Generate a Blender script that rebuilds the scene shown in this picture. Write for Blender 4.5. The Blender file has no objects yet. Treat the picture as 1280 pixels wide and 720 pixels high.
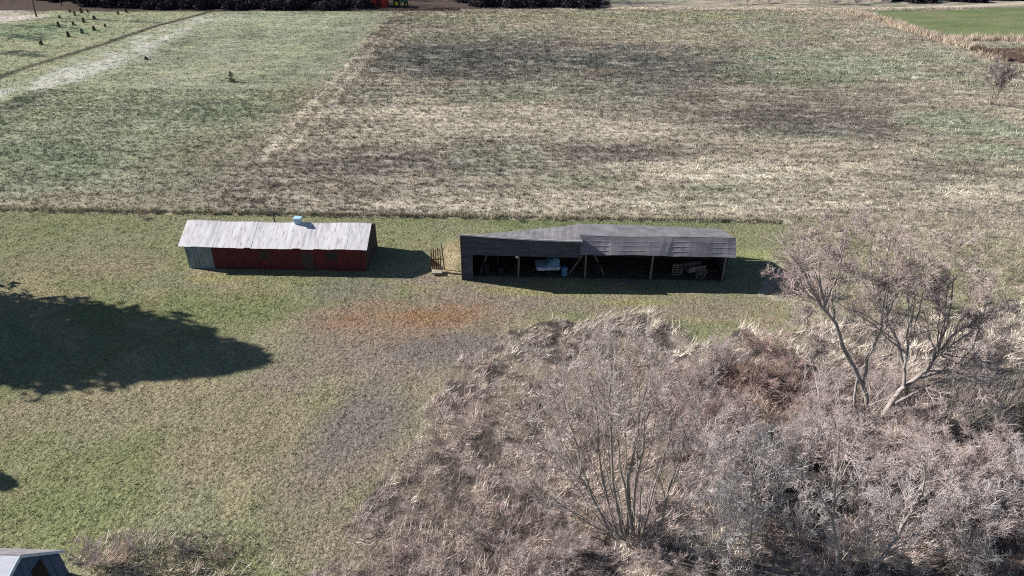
import bpy, bmesh, math, random
import numpy as np
from mathutils import Vector, Matrix

random.seed(7)
rng = np.random.default_rng(11)
SC = bpy.context.scene
COL = SC.collection

# ------------------------------------------------------------------ camera, sky, sun, exposure
CAM_H, PITCH, FOC = 33.0, math.radians(31.0), 853.0
cd = bpy.data.cameras.new('camera')
cam = bpy.data.objects.new('camera', cd)
COL.objects.link(cam)
cam.location = (0, 0, CAM_H)
cam.rotation_euler = (math.pi / 2 - PITCH, 0, 0)
cd.sensor_width = 36.0
cd.lens = FOC / 1280.0 * 36.0
cd.clip_start, cd.clip_end = 0.5, 3000.0
SC.camera = cam

SUN_EL, SUN_OFF = math.radians(28.5), math.radians(15.0)
SUN_DIR = Vector((math.cos(SUN_OFF) * math.cos(SUN_EL), -math.sin(SUN_OFF) * math.cos(SUN_EL), -math.sin(SUN_EL)))
w = bpy.data.worlds.new('World')
SC.world = w
w.use_nodes = True
nt = w.node_tree
sky = nt.nodes.new('ShaderNodeTexSky')
sky.sky_type = 'NISHITA'
sky.sun_disc = False
sky.sun_elevation = SUN_EL
sky.sun_rotation = math.atan2(-SUN_DIR.x, -SUN_DIR.y)
sky.air_density, sky.dust_density, sky.ozone_density = 0.9, 0.3, 3.0
bg = nt.nodes['Background']
bg.inputs['Strength'].default_value = 0.05
nt.links.new(sky.outputs[0], bg.inputs['Color'])

sl = bpy.data.lights.new('sun', 'SUN')
sl.energy = 5.0
sl.angle = math.radians(0.5)
sl.color = (1.0, 0.96, 0.91)
so = bpy.data.objects.new('sun', sl)
COL.objects.link(so)
so.location = (-60, 30, 60)
so.rotation_euler = SUN_DIR.to_track_quat('-Z', 'Y').to_euler()

vs = SC.view_settings
vs.view_transform = 'Standard'
vs.look = 'None'
vs.gamma = 1.0
vs.use_curve_mapping = False
vs.exposure = 0.92
SC.cycles.filter_width = 1.1
SC.cycles.use_denoising = False

# ------------------------------------------------------------------ helpers
CP, SP = math.cos(PITCH), math.sin(PITCH)


def at(px, py, z=0.0):
    """ground (or height z) point seen at a pixel of the 1280x720 photograph"""
    u, v = (px - 640) / FOC, (360 - py) / FOC
    d = (u, CP + v * SP, -SP + v * CP)
    t = (z - CAM_H) / d[2]
    return Vector((d[0] * t, d[1] * t, z))


def at_y(px, py, y):
    """point on the sight line of a pixel at depth y"""
    u, v = (px - 640) / FOC, (360 - py) / FOC
    d = (u, CP + v * SP, -SP + v * CP)
    t = y / d[1]
    return Vector((d[0] * t, y, CAM_H + d[2] * t))


def lin(c):
    return tuple(((x / 255) / 12.92 if x <= 10 else ((x / 255 + 0.055) / 1.055) ** 2.4) for x in c)


def tag(o, label=None, cat=None, group=None, kind=None):
    if label: o['label'] = label
    if cat: o['category'] = cat
    if group: o['group'] = group
    if kind: o['kind'] = kind
    return o


def empty(name, loc, rz=0.0):
    o = bpy.data.objects.new(name, None)
    COL.objects.link(o)
    o.location = loc
    o.rotation_euler = (0, 0, rz)
    o.empty_display_size = 0.3
    return o


def copy_tree(o, parent=None):
    c = o.copy()
    COL.objects.link(c)
    c.parent = parent
    for ch in [x for x in COL.objects if x.parent == o]:
        copy_tree(ch, c)
    return c


def mesh_obj(name, V, F, mat, parent=None, col=None, smooth=False):
    """V (n,3), F (m,3) or (m,4) arrays, col (n,3) optional per-vertex tint"""
    V = np.asarray(V, np.float32)
    F = np.asarray(F, np.int32)
    k = F.shape[1]
    me = bpy.data.meshes.new(name)
    me.vertices.add(len(V))
    me.vertices.foreach_set('co', V.ravel())
    me.loops.add(F.size)
    me.loops.foreach_set('vertex_index', F.ravel())
    me.polygons.add(len(F))
    me.polygons.foreach_set('loop_start', np.arange(0, F.size, k, dtype=np.int32))
    me.polygons.foreach_set('loop_total', np.full(len(F), k, np.int32))
    if smooth:
        me.polygons.foreach_set('use_smooth', np.ones(len(F), bool))
    if col is not None:
        a = me.color_attributes.new('tint', 'FLOAT_COLOR', 'POINT')
        c4 = np.ones((len(V), 4), np.float32)
        c4[:, :3] = col
        a.data.foreach_set('color', c4.ravel())
    me.update(calc_edges=True)
    me.materials.append(mat)
    o = bpy.data.objects.new(name, me)
    COL.objects.link(o)
    o.parent = parent
    return o


class MB:
    """collects boxes, prisms and tubes; build() links them as one mesh object"""

    def __init__(s):
        s.v, s.f = [], []

    def hexa(s, p):  # 8 points: bottom ring 4, top ring 4
        b = len(s.v)
        s.v += [tuple(q) for q in p]
        s.f += [tuple(b + i for i in q) for q in ((3, 2, 1, 0), (4, 5, 6, 7), (0, 1, 5, 4), (1, 2, 6, 5), (2, 3, 7, 6), (3, 0, 4, 7))]
        return s

    def box(s, x0, x1, y0, y1, z0, z1):
        return s.hexa([(x0, y0, z0), (x1, y0, z0), (x1, y1, z0), (x0, y1, z0), (x0, y0, z1), (x1, y0, z1), (x1, y1, z1), (x0, y1, z1)])

    def slab(s, quad, th):
        """a sheet through 4 points, th thick downwards along its normal"""
        q = [Vector(x) for x in quad]
        n = (q[1] - q[0]).cross(q[3] - q[0]).normalized()
        return s.hexa([a - n * th for a in q] + q)

    def poly(s, pts, d):
        """flat polygon extruded by vector d"""
        b, n = len(s.v), len(pts)
        d = Vector(d)
        s.v += [tuple(p) for p in pts] + [tuple(Vector(p) + d) for p in pts]
        s.f += [tuple(b + i for i in reversed(range(n))), tuple(b + n + i for i in range(n))]
        s.f += [(b + i, b + (i + 1) % n, b + n + (i + 1) % n, b + n + i) for i in range(n)]
        return s

    def bar(s, a, c, r, n=6, r2=None):
        a, c = Vector(a), Vector(c)
        r2 = r if r2 is None else r2
        ax = (c - a).normalized()
        u = ax.orthogonal().normalized()
        v = ax.cross(u)
        b = len(s.v)
        for p, rr in ((a, r), (c, r2)):
            for i in range(n):
                t = 2 * math.pi * i / n
                s.v.append(tuple(p + (u * math.cos(t) + v * math.sin(t)) * rr))
        s.f += [(b + i, b + (i + 1) % n, b + n + (i + 1) % n, b + n + i) for i in range(n)]
        s.f += [tuple(b + i for i in reversed(range(n))), tuple(b + n + i for i in range(n))]
        return s

    def build(s, name, mat, parent=None, bev=0.0, smooth=False):
        me = bpy.data.meshes.new(name)
        me.from_pydata(s.v, [], s.f)
        bm = bmesh.new()
        bm.from_mesh(me)
        bmesh.ops.recalc_face_normals(bm, faces=bm.faces)
        if bev:
            bmesh.ops.bevel(bm, geom=bm.edges[:], offset=bev, segments=2, affect='EDGES', clamp_overlap=True)
        bm.to_mesh(me)
        bm.free()
        if smooth:
            for p in me.polygons: p.use_smooth = True
        me.materials.append(mat)
        o = bpy.data.objects.new(name, me)
        COL.objects.link(o)
        o.parent = parent
        return o


# ------------------------------------------------------------------ value noise (numpy)
def _hash(ix, iy, s):
    h = (ix.astype(np.int64) * 374761393 + iy.astype(np.int64) * 668265263 + s * 974711) & 0x7fffffff
    h = ((h ^ (h >> 13)) * 1274126177) & 0x7fffffff
    return ((h ^ (h >> 16)) & 0xffff) / 65535.0


def vnoise(x, y, s=0):
    ix, iy = np.floor(x), np.floor(y)
    fx, fy = x - ix, y - iy
    fx, fy = fx * fx * (3 - 2 * fx), fy * fy * (3 - 2 * fy)
    a, b = _hash(ix, iy, s), _hash(ix + 1, iy, s)
    c, d = _hash(ix, iy + 1, s), _hash(ix + 1, iy + 1, s)
    return (a * (1 - fx) + b * fx) * (1 - fy) + (c * (1 - fx) + d * fx) * fy


def fbm(x, y, s=0, o=4, g=0.5):
    t, a, n = 0, 1.0, 0
    for i in range(o):
        t = t + a * vnoise(x * 2 ** i + 17.3 * i, y * 2 ** i - 9.1 * i, s + i)
        n += a
        a *= g
    return t / n


def sstep(a, b, x):
    t = np.clip((x - a) / (b - a), 0, 1)
    return t * t * (3 - 2 * t)


def inside(poly, x, y):
    r = np.zeros(x.shape, bool)
    n = len(poly)
    for i in range(n):
        x1, y1 = poly[i][0], poly[i][1]
        x2, y2 = poly[(i + 1) % n][0], poly[(i + 1) % n][1]
        if y1 == y2: continue
        c = ((y1 > y) != (y2 > y)) & (x < (x2 - x1) * (y - y1) / (y2 - y1) + x1)
        r ^= c
    return r


def polydist(pts, x, y):
    d = np.full(x.shape, 1e9)
    for a, b in zip(pts[:-1], pts[1:]):
        vx, vy = b[0] - a[0], b[1] - a[1]
        t = np.clip(((x - a[0]) * vx + (y - a[1]) * vy) / (vx * vx + vy * vy), 0, 1)
        d = np.minimum(d, np.hypot(x - a[0] - t * vx, y - a[1] - t * vy))
    return d


def spot(px, py, rx, ry, x, y, soft=0.6, warp=None):
    """soft elliptical patch on the ground, 1 in the middle"""
    c = at(px, py)
    rxw = abs(at(px + rx, py).x - at(px - rx, py).x) / 2
    ryw = abs(at(px, py - ry).y - at(px, py + ry).y) / 2
    q = np.hypot((x - c.x) / rxw, (y - c.y) / ryw)
    if warp is not None: q = q + warp
    return 1 - sstep(1 - soft, 1 + soft * 0.4, q)


G = lambda L: [at(*p) for p in L]
BRUSH = G([(385, 735), (430, 680), (468, 632), (500, 570), (528, 505), (556, 462), (600, 437), (650, 411), (700, 397), (760, 396), (830, 404),
           (868, 424), (930, 418), (1010, 412), (1070, 402), (1140, 392), (1300, 380), (1500, 380), (1500, 760), (385, 760)])
ROUGH = G([(972, 300), (985, 270), (1500, 268), (1500, 420), (1010, 420), (990, 375), (955, 372), (955, 330)])
WHEAT = G([(1085, 14), (1180, 13), (1300, 8), (1480, 6), (1480, 50), (1280, 49), (1190, 49), (1160, 38)])
SOIL = G([(1212, 62), (1290, 60), (1330, 62), (1330, 84), (1252, 77)])
REED1 = G([(1062, 17), (1110, 28), (1140, 39), (1180, 50), (1290, 51), (1400, 51)])
REED2 = G([(1180, 52), (1222, 63), (1252, 76)])
PATH = G([(700, 11), (900, 11), (1040, 12), (1100, 11), (1200, 8.5), (1300, 3)])
DITCH = G([(-60, 118), (40, 82), (130, 55), (190, 34), (262, 15)])
BLEACH = G([(-60, 135), (30, 108), (110, 84), (165, 62), (200, 44), (262, 22)])


def yf(x): return 70.2 - 0.0346 * (x + 7.24)


def zones(x, y):
    wx = x + 1.6 * (fbm(x * .35, y * .35, 5) - .5) * 2
    wy = y + 1.6 * (fbm(x * .35, y * .35, 9) - .5) * 2
    z = np.zeros(x.shape, np.int8)                              # 0 lawn
    fld = y > yf(x) + .25 * (vnoise(x * .8, y * .8, 3) - .5)
    xl = -35.3 + (y - 84) * .0085
    z[fld & (wx * .4 + x * .6 >= xl)] = 1                       # brown and straw field
    z[fld & (wx * .4 + x * .6 < xl)] = 2                        # pale green field
    z[inside(ROUGH, wx, wy)] = 4
    z[inside(BRUSH, wx, wy)] = 3
    dl = polydist(DITCH, x, y)
    left_of = (x < -82 + (y - 120) * .05 - 5) & (y > 110)
    z[left_of & (z == 2)] = 6                                   # sapling yard
    z[inside(WHEAT, x, y)] = 5
    edge = 207 + 3.0 * (fbm(x * .03, y * 0, 21) - .5) * 2
    far = y > np.where(x < -15, edge + 3, np.where(x < 30, edge + 6, edge + 26))
    z[far & (z != 5)] = 7
    return z


def height(x, y, z=None):
    z = zones(x, y) if z is None else z
    amp = np.array([.03, .07, .05, .16, .12, .02, .03, .05])[z]
    h = amp * (fbm(x * 1.1, y * 1.1, 31, 3) - .5) * 2 + np.isin(z, (1, 2)) * .10
    h = h + .35 * (fbm(x * .06, y * .06, 40, 2) - .5) * (z == 3)
    c = at(150, 715)
    h = h + .55 * np.exp(-(((x - c.x) / 5.0) ** 2 + ((y - c.y) / 2.3) ** 2))     # bank behind the outbuilding
    return h


C = lambda *c: np.array(lin(c))


def mix(col, c, m):
    return col * (1 - m[:, None]) + c[None, :] * m[:, None]


def albedo(x, y, z=None):
    z = zones(x, y) if z is None else z
    n1 = fbm(x * .16, y * .16, 1)
    n2 = fbm(x * .9, y * .9, 2)
    n3 = fbm(x * .05, y * .16, 3)
    wp = (fbm(x * .22, y * .22, 55) - .5) * 1.1
    wq = (fbm(x * .07, y * .2, 57) - .5) * 1.4
    S = lambda px, py, rx, ry, soft=.6: spot(px, py, rx, ry, x, y, soft, wp)
    B = lambda px, py, rx, ry, soft=.7: spot(px, py, rx, ry, x, y, soft, wq)
    col = np.zeros((len(x), 3))
    # lawn -------------------------------------------------
    lw = np.tile(C(130, 129, 103), (len(x), 1))
    lw = mix(lw, C(122, 124, 88), sstep(.42, .62, n1) * .7)
    lw = mix(lw, C(150, 138, 112), sstep(.5, .7, fbm(x * .3, y * .3, 8)) * .6)
    lw = mix(lw, C(116, 121, 85), np.maximum.reduce([S(60, 640, 130, 60), S(240, 385, 150, 26), S(150, 560, 90, 30) * .6, S(20, 300, 70, 30) * .6]) * .75)
    lw = mix(lw, C(140, 130, 108), np.maximum.reduce([S(110, 520, 160, 40) * .6, S(330, 520, 120, 70) * .7, S(120, 320, 120, 26) * .8]))
    lw = mix(lw, C(134, 122, 111), np.maximum.reduce([S(490, 440, 150, 80), S(445, 560, 90, 100) * .9, S(600, 375, 130, 30), S(530, 350, 50, 12) * .8, S(400, 660, 60, 60) * .5, S(820, 384, 180, 16) * .7]) * .9)
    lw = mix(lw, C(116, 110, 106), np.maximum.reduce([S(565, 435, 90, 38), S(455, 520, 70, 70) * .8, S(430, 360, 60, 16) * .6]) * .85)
    lw = mix(lw, C(138, 119, 102), np.maximum.reduce([S(515, 400, 115, 30), S(445, 405, 40, 10)]) * .95)
    lw = mix(lw, C(142, 112, 84), np.maximum.reduce([S(520, 396, 88, 17, .9), S(575, 384, 40, 9, .9), S(440, 404, 34, 8, .9)]) * (.3 + .7 * sstep(.4, .6, fbm(x * .5, y * 1.4, 88))))
    lw = mix(lw, C(126, 128, 98), sstep(58.5, 62, y) * .6)
    lw = mix(lw, C(108, 116, 82), S(760, 278, 240, 8) * .7)
    lw = mix(lw, C(142, 140, 96), np.maximum.reduce([S(680, 362, 90, 9), S(270, 348, 50, 6), S(800, 378, 60, 5)]) * .7)
    lw = mix(lw, C(178, 160, 128), S(562, 325, 20, 26, .8) * .9)
    lw = mix(lw, C(160, 160, 110), S(960, 318, 50, 8) * .5)
    # main field -------------------------------------------
    f = np.tile(C(158, 149, 133), (len(x), 1))
    f = mix(f, C(130, 122, 112), sstep(.45, .6, n3) * .6)
    f = mix(f, C(140, 142, 122), sstep(.52, .66, fbm(x * .045, y * .1, 14)) * .6)
    f = mix(f, C(106, 100, 94), np.maximum.reduce([B(620, 80, 200, 24), B(850, 96, 190, 30) * .8, B(1010, 150, 130, 26) * .9, B(450, 208, 170, 14) * .7, B(620, 60, 160, 14) * .8, B(740, 190, 110, 14) * .6]) * .95)
    f = mix(f, C(96, 98, 92), np.maximum.reduce([B(540, 76, 130, 22), B(720, 74, 190, 16) * .9, B(900, 84, 120, 12) * .6]) * .8)
    f = mix(f, C(192, 183, 164), np.maximum.reduce([B(520, 140, 180, 14), B(660, 165, 220, 20) * .8, B(930, 215, 170, 14), B(402, 122, 34, 40) * 1.1, B(440, 84, 22, 34) * .9, B(352, 180, 42, 18) * 1.1, B(680, 255, 420, 14) * .6, B(1240, 240, 80, 20) * .7]) * .85)
    f = mix(f, C(140, 147, 124), np.maximum.reduce([B(1210, 155, 70, 22), B(1250, 188, 60, 12) * 1., B(1060, 80, 140, 30) * .9, B(1150, 70, 80, 14) * .8, B(780, 130, 60, 10) * .3]) * .8)
    f = mix(f, C(152, 150, 122), np.maximum.reduce([B(750, 20, 400, 8), B(900, 45, 200, 8) * .5]) * .8)
    f = mix(f, C(118, 122, 100), np.maximum.reduce([B(1000, 100, 120, 12), B(560, 45, 80, 10) * .6]) * .5)
    rowm = (np.sin(x * 2.1 + 1.5 * vnoise(x * .1, y * .05, 60)) * .5 + .5) * np.exp(-((x + 31) / 5.5) ** 2)
    f = mix(f, C(120, 110, 96), rowm * .6)
    st = fbm(x * .22, y * 1.7, 93, 3)
    f = f * (.78 + .44 * sstep(.3, .7, st))[:, None]
    f = mix(f, C(184, 178, 164), sstep(.62, .72, fbm(x * .3, y * 1.1, 96, 3)) * .55)
    # green field ------------------------------------------
    g = np.tile(C(148, 149, 128), (len(x), 1))
    g = mix(g, C(122, 128, 106), sstep(.42, .6, fbm(x * .09, y * .12, 16)) * .7)
    g = mix(g, C(158, 158, 130), sstep(.5, .65, fbm(x * .12, y * .1, 19)) * .6)
    g = mix(g, C(132, 124, 104), np.maximum.reduce([B(260, 190, 90, 40) * .8, B(150, 250, 160, 12) * .7, B(380, 130, 50, 40) * .6]) * .8)
    g = mix(g, C(126, 132, 110), B(120, 185, 160, 34) * .4)
    g = mix(g, C(158, 160, 134), B(330, 25, 110, 10) * .7)
    g = g * (.84 + .32 * sstep(.3, .7, fbm(x * .25, y * 1.2, 94, 3)))[:, None]
    g = mix(g, C(160, 150, 134), np.exp(-((x + 36.5) / 1.4) ** 2) * .3 + (1 - sstep(70, 84, y)) * .45)
    g = mix(g, C(140, 132, 118), np.exp(-((x + 35) / 9.0) ** 2) * (1 - sstep(84, 104, y)) * (.4 + .6 * n2))
    db = polydist(BLEACH, x, y)
    brk = sstep(.36, .58, fbm(x * .35, y * .22, 23))
    blz = (1 - sstep(2.0, 9.0, db + 9 * wp)) * (.12 + .55 * brk)
    g = mix(g, C(118, 116, 104), (1 - sstep(3, 9, polydist(DITCH, x, y) + 4 * wp)) * (1 - brk) * .6)
    # brush floor ------------------------------------------
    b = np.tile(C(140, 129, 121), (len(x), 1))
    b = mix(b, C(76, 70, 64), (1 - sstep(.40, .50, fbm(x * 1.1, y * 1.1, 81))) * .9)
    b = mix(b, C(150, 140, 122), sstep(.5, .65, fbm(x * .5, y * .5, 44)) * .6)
    b = mix(b, C(66, 70, 62), np.maximum.reduce([S(1235, 490, 75, 62), S(1190, 540, 60, 20) * .6]) * 1.0)  # shade right of the large tree, painted into the floor colour
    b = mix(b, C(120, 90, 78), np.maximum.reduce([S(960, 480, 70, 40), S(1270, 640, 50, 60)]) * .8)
    # rough grass on the right ------------------------------
    r = np.tile(C(160, 152, 134), (len(x), 1))
    r = mix(r, C(138, 136, 108), sstep(.45, .62, n1) * .7)
    r = mix(r, C(162, 148, 138), sstep(.5, .62, n2) * .5)
    q = np.tile(C(100, 112, 78), (len(x), 1))
    q = mix(q, C(114, 122, 88), sstep(.38, .62, fbm(x * .06, y * .3, 70)))
    q = mix(q, C(126, 124, 96), sstep(.56, .7, fbm(x * .1, y * .5, 71)) * .6)
    u = np.tile(C(148, 150, 122), (len(x), 1))
    u = mix(u, C(158, 158, 130), sstep(.45, .6, n1) * .7)
    u = mix(u, C(120, 138, 108), S(20, 40, 110, 10) * .6)
    u = mix(u, C(206, 194, 186), np.maximum.reduce([S(20, 10, 60, 9), S(10, 22, 40, 6)]) * .9)
    u = mix(u, C(184, 166, 128), S(120, 10, 80, 3) * .8)
    k = np.tile(C(86, 76, 70), (len(x), 1))
    k = mix(k, C(150, 140, 118), (x > 20) * sstep(.4, .6, n1) * .9)
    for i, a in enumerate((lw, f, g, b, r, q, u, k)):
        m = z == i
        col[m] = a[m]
    col[z == 1] *= .93
    col = mix(col, C(196, 194, 184), blz * np.isin(z, (2, 6)))
    pink = C(188, 172, 154)
    col = mix(col, pink, (1 - sstep(1.2, 2.6, polydist(REED1, x, y) * (.6 + n1 * .8))) * .8)
    col = mix(col, pink, (1 - sstep(1.0, 2.2, polydist(REED2, x, y))) * .8)
    col = mix(col, C(104, 88, 78), inside(SOIL, x, y) * 1.0)
    col = mix(col, C(190, 178, 160), (1 - sstep(1.0, 2.6, polydist(PATH, x, y))) * .9)
    col = mix(col, C(74, 70, 64), (1 - sstep(.5, 1.6, polydist(DITCH, x, y) * (.7 + .6 * n2))) * .85)
    # long light strip where the tall field grass ends
    fe = y - yf(x)
    col = mix(col, C(172, 166, 140), np.exp(-((fe - .5) / .7) ** 2) * .5 * np.isin(z, (1, 2)))
    v = .86 + .28 * fbm(x * 2.3, y * 2.3, 90, 2)
    return col * v[:, None]


# ------------------------------------------------------------------ materials
def nodes_mat(name):
    m = bpy.data.materials.new(name)
    m.use_nodes = True
    t = m.node_tree
    p = t.nodes['Principled BSDF']
    p.inputs['Roughness'].default_value = .9
    p.inputs['Specular IOR Level'].default_value = .15
    return m, t, p


def N(t, typ, **kw):
    n = t.nodes.new(typ)
    for k, v in kw.items():
        if k in n.inputs: n.inputs[k].default_value = v
        else: setattr(n, k, v)
    return n


def tint_mat(name, scale, lo, hi, bump=0.0, bscale=8.0, trans=0.0):
    m, t, p = nodes_mat(name)
    a = N(t, 'ShaderNodeAttribute', attribute_name='tint')
    g = N(t, 'ShaderNodeNewGeometry')
    nz = N(t, 'ShaderNodeTexNoise', Scale=scale, Detail=4.0, Roughness=.65)
    t.links.new(g.outputs['Position'], nz.inputs['Vector'])
    mr = N(t, 'ShaderNodeMapRange')
    mr.inputs['From Min'].default_value, mr.inputs['From Max'].default_value = .3, .7
    mr.inputs['To Min'].default_value, mr.inputs['To Max'].default_value = lo, hi
    t.links.new(nz.outputs['Fac'], mr.inputs['Value'])
    mx = N(t, 'ShaderNodeVectorMath', operation='SCALE')
    t.links.new(a.outputs['Color'], mx.inputs[0])
    t.links.new(mr.outputs[0], mx.inputs['Scale'])
    t.links.new(mx.outputs[0], p.inputs['Base Color'])
    p.inputs['Roughness'].default_value = 1.0
    p.inputs['Specular IOR Level'].default_value = 0.0
    if bump:
        b2 = N(t, 'ShaderNodeTexNoise', Scale=bscale, Detail=3.0, Roughness=.7)
        t.links.new(g.outputs['Position'], b2.inputs['Vector'])
        b = N(t, 'ShaderNodeBump', Strength=1.0, Distance=bump)
        t.links.new(b2.outputs['Fac'], b.inputs['Height'])
        t.links.new(b.outputs[0], p.inputs['Normal'])
    return m


def var_mat(name, c1, c2, scale=2.0, stretch=(1, 1, 1), rough=.9, spec=.15, bump=0.0, c3=None, metal=0.0, contrast=(.35, .65)):
    """two (or three) colours mixed by object-space noise"""
    m, t, p = nodes_mat(name)
    tc = N(t, 'ShaderNodeTexCoord')
    mp = N(t, 'ShaderNodeMapping')
    mp.inputs['Scale'].default_value = stretch
    t.links.new(tc.outputs['Object'], mp.inputs['Vector'])
    nz = N(t, 'ShaderNodeTexNoise', Scale=scale, Detail=5.0, Roughness=.6)
    t.links.new(mp.outputs[0], nz.inputs['Vector'])
    cr = N(t, 'ShaderNodeValToRGB')
    e = cr.color_ramp.elements
    e[0].position, e[1].position = contrast
    e[0].color, e[1].color = (*c1, 1), (*c2, 1)
    if c3 is not None:
        x = e.new(min(.98, contrast[1] + .1))
        x.color = (*c3, 1)
    t.links.new(nz.outputs['Fac'], cr.inputs['Fac'])
    t.links.new(cr.outputs[0], p.inputs['Base Color'])
    p.inputs['Roughness'].default_value = rough
    p.inputs['Specular IOR Level'].default_value = spec
    p.inputs['Metallic'].default_value = metal
    if bump:
        b = N(t, 'ShaderNodeBump', Strength=.8, Distance=bump)
        t.links.new(nz.outputs['Fac'], b.inputs['Height'])
        t.links.new(b.outputs[0], p.inputs['Normal'])
    return m


M = {}
M['ground'] = tint_mat('ground soil and turf', 4.5, .55, 1.4, .16, 3.2)
M['blade'] = tint_mat('dry grass blades', .8, .9, 1.1)
M['bark'] = var_mat('pale grey bark', (.22, .19, .17), (.42, .375, .345), 3, (1, 1, .4), c3=(.15, .125, .11))
M['bark_mid'] = var_mat('grey brown bark', (.20, .17, .155), (.38, .335, .305), 3, (1, 1, .4), c3=(.10, .085, .075))
M['bark_dark'] = var_mat('dark bark', (.07, .06, .055), (.16, .135, .12), 3, (1, 1, .4))
M['twig'] = var_mat('grey pink twigs', (.36, .295, .275), (.58, .495, .47), .7)
M['twig_pink'] = var_mat('pinkish brown twigs', (.355, .285, .262), (.53, .44, .412), .7)
M['twig_dim'] = var_mat('grey brown twigs', (.38, .325, .305), (.58, .51, .485), .7)
M['twig_pale'] = var_mat('silver grey twigs', (.37, .335, .325), (.58, .54, .53), .7)
M['twig_red'] = var_mat('reddish twigs', (.34, .24, .21), (.50, .38, .34), .7)
M['twig_dark'] = var_mat('dark twigs', (.20, .17, .16), (.32, .275, .26), .7)
M['wood_dark'] = var_mat('dark woodland twigs', (.045, .037, .045), (.09, .072, .08), .4)
M['needle'] = var_mat('dark evergreen', (.02, .035, .018), (.045, .07, .035), 1.0)
M['bush_dark'] = var_mat('shaded bush', (.022, .02, .028), (.05, .043, .052), .8)
M['bush_green'] = var_mat('dull green bush', (.04, .055, .03), (.08, .10, .05), .8)
M['tin'] = var_mat('weathered pale tin', (.50, .47, .47), (.74, .73, .75), .7, (3.0, .35, 1), .55, .4, c3=(.80, .79, .80))
M['red_board'] = var_mat('faded red boards', (.075, .02, .022), (.15, .036, .035), 1.2, (6, 6, .6), c3=(.04, .022, .025))
M['brown_board'] = var_mat('dark brown boards', (.05, .035, .032), (.10, .07, .06), 1.2, (6, 6, .6))
M['grey_sheet'] = var_mat('blue grey metal sheet', (.09, .13, .16), (.26, .30, .33), 1.6, (4, 4, .5), .5, .4)
M['grey_board'] = var_mat('weathered dark grey boards', (.042, .047, .060), (.085, .092, .11), 1.1, (.6, 4, 6))
M['post'] = var_mat('weathered grey timber', (.10, .088, .08), (.19, .17, .155), 3, (1, 1, .3))
M['dark_glass'] = var_mat('dark window glass', (.01, .012, .015), (.02, .022, .028), 1, rough=.3, spec=.3)
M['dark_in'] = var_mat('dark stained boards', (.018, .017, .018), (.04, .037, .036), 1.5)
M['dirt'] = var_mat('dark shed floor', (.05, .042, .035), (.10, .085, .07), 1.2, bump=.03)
M['roof_dark'] = var_mat('weathered dark roofing', (.13, .12, .13), (.22, .205, .22), .7, (1.1, .5, 1), .7, .3, c3=(.29, .27, .285))
M['visor'] = var_mat('grey roofing of the front slope', (.14, .132, .145), (.24, .23, .245), 1.1, (.5, 1.6, 1.6), .75, .3, c3=(.31, .29, .30))
M['vent_blue'] = var_mat('pale blue painted metal', (.30, .48, .60), (.42, .60, .70), 2, rough=.4, spec=.5)
M['blue'] = var_mat('faded blue plastic sheet', (.07, .17, .30), (.15, .30, .43), 2, rough=.45, spec=.5)
M['pale_blue'] = var_mat('pale blue paint', (.34, .42, .55), (.48, .55, .66), 2, rough=.45, spec=.4)
M['rust'] = var_mat('rusty iron', (.10, .035, .02), (.22, .085, .05), 4)
M['tyre'] = var_mat('black rubber', (.015, .015, .016), (.03, .03, .03), 4)
M['white'] = var_mat('chalky white paint', (.68, .68, .68), (.8, .8, .8), 3)
M['red_paint'] = var_mat('red paint', (.34, .035, .025), (.48, .06, .045), 1.5)
M['green_paint'] = var_mat('green paint', (.01, .10, .045), (.02, .16, .07), 3, rough=.4, spec=.5)
M['yellow_paint'] = var_mat('yellow paint', (.6, .42, .03), (.7, .5, .05), 3, rough=.5)
M['blue_board'] = var_mat('blue grey painted boards', (.05, .08, .15), (.085, .125, .20), 1.2, (6, 6, .6))
M['brown_door'] = var_mat('brown door', (.022, .014, .014), (.035, .022, .02), 2)
M['white_sheet'] = var_mat('white roofing sheet', (.27, .29, .33), (.40, .42, .47), .9, (1, 3, 1), .5, .4)
M['shingle'] = var_mat('grey shingle', (.22, .20, .21), (.34, .31, .32), 2.0, rough=.95)
M['car_blue'] = var_mat('dark blue car paint', (.02, .035, .09), (.03, .05, .12), 2, rough=.3, spec=.5)
M['water'] = var_mat('dark creek water', (.006, .008, .012), (.012, .014, .018), 1.0, rough=.12, spec=.5)
M['rind'] = var_mat('cut straw', (.3, .26, .18), (.45, .4, .3), 3)

# ------------------------------------------------------------------ ground
def axis(lo, hi, f):
    a = [lo]
    while a[-1] < hi: a.append(a[-1] + f(a[-1]))
    return np.array(a)


xs = np.concatenate([[-1500, -900, -550, -380], axis(-300, 300, lambda v: .32 if abs(v) < 48 else (.55 if abs(v) < 95 else (1.2 if abs(v) < 140 else 9))), [380, 550, 900, 1500]])
ys = np.concatenate([[-400, -150, -60, -20], axis(0, 245, lambda v: .28 if 16 < v < 85 else (.9 if v < 16 else .28 + (v - 85) * .009)), [260, 300, 380, 520, 800, 1500, 2600]])
X, Y = np.meshgrid(xs, ys)
gx, gy = X.ravel(), Y.ravel()
gz = zones(gx, gy)
gh = height(gx, gy, gz)
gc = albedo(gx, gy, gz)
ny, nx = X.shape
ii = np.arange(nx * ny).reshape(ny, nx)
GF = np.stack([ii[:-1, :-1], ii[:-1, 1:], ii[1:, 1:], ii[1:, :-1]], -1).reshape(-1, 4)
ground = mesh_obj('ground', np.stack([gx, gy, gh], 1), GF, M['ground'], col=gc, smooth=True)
tag(ground, kind='structure')


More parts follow.
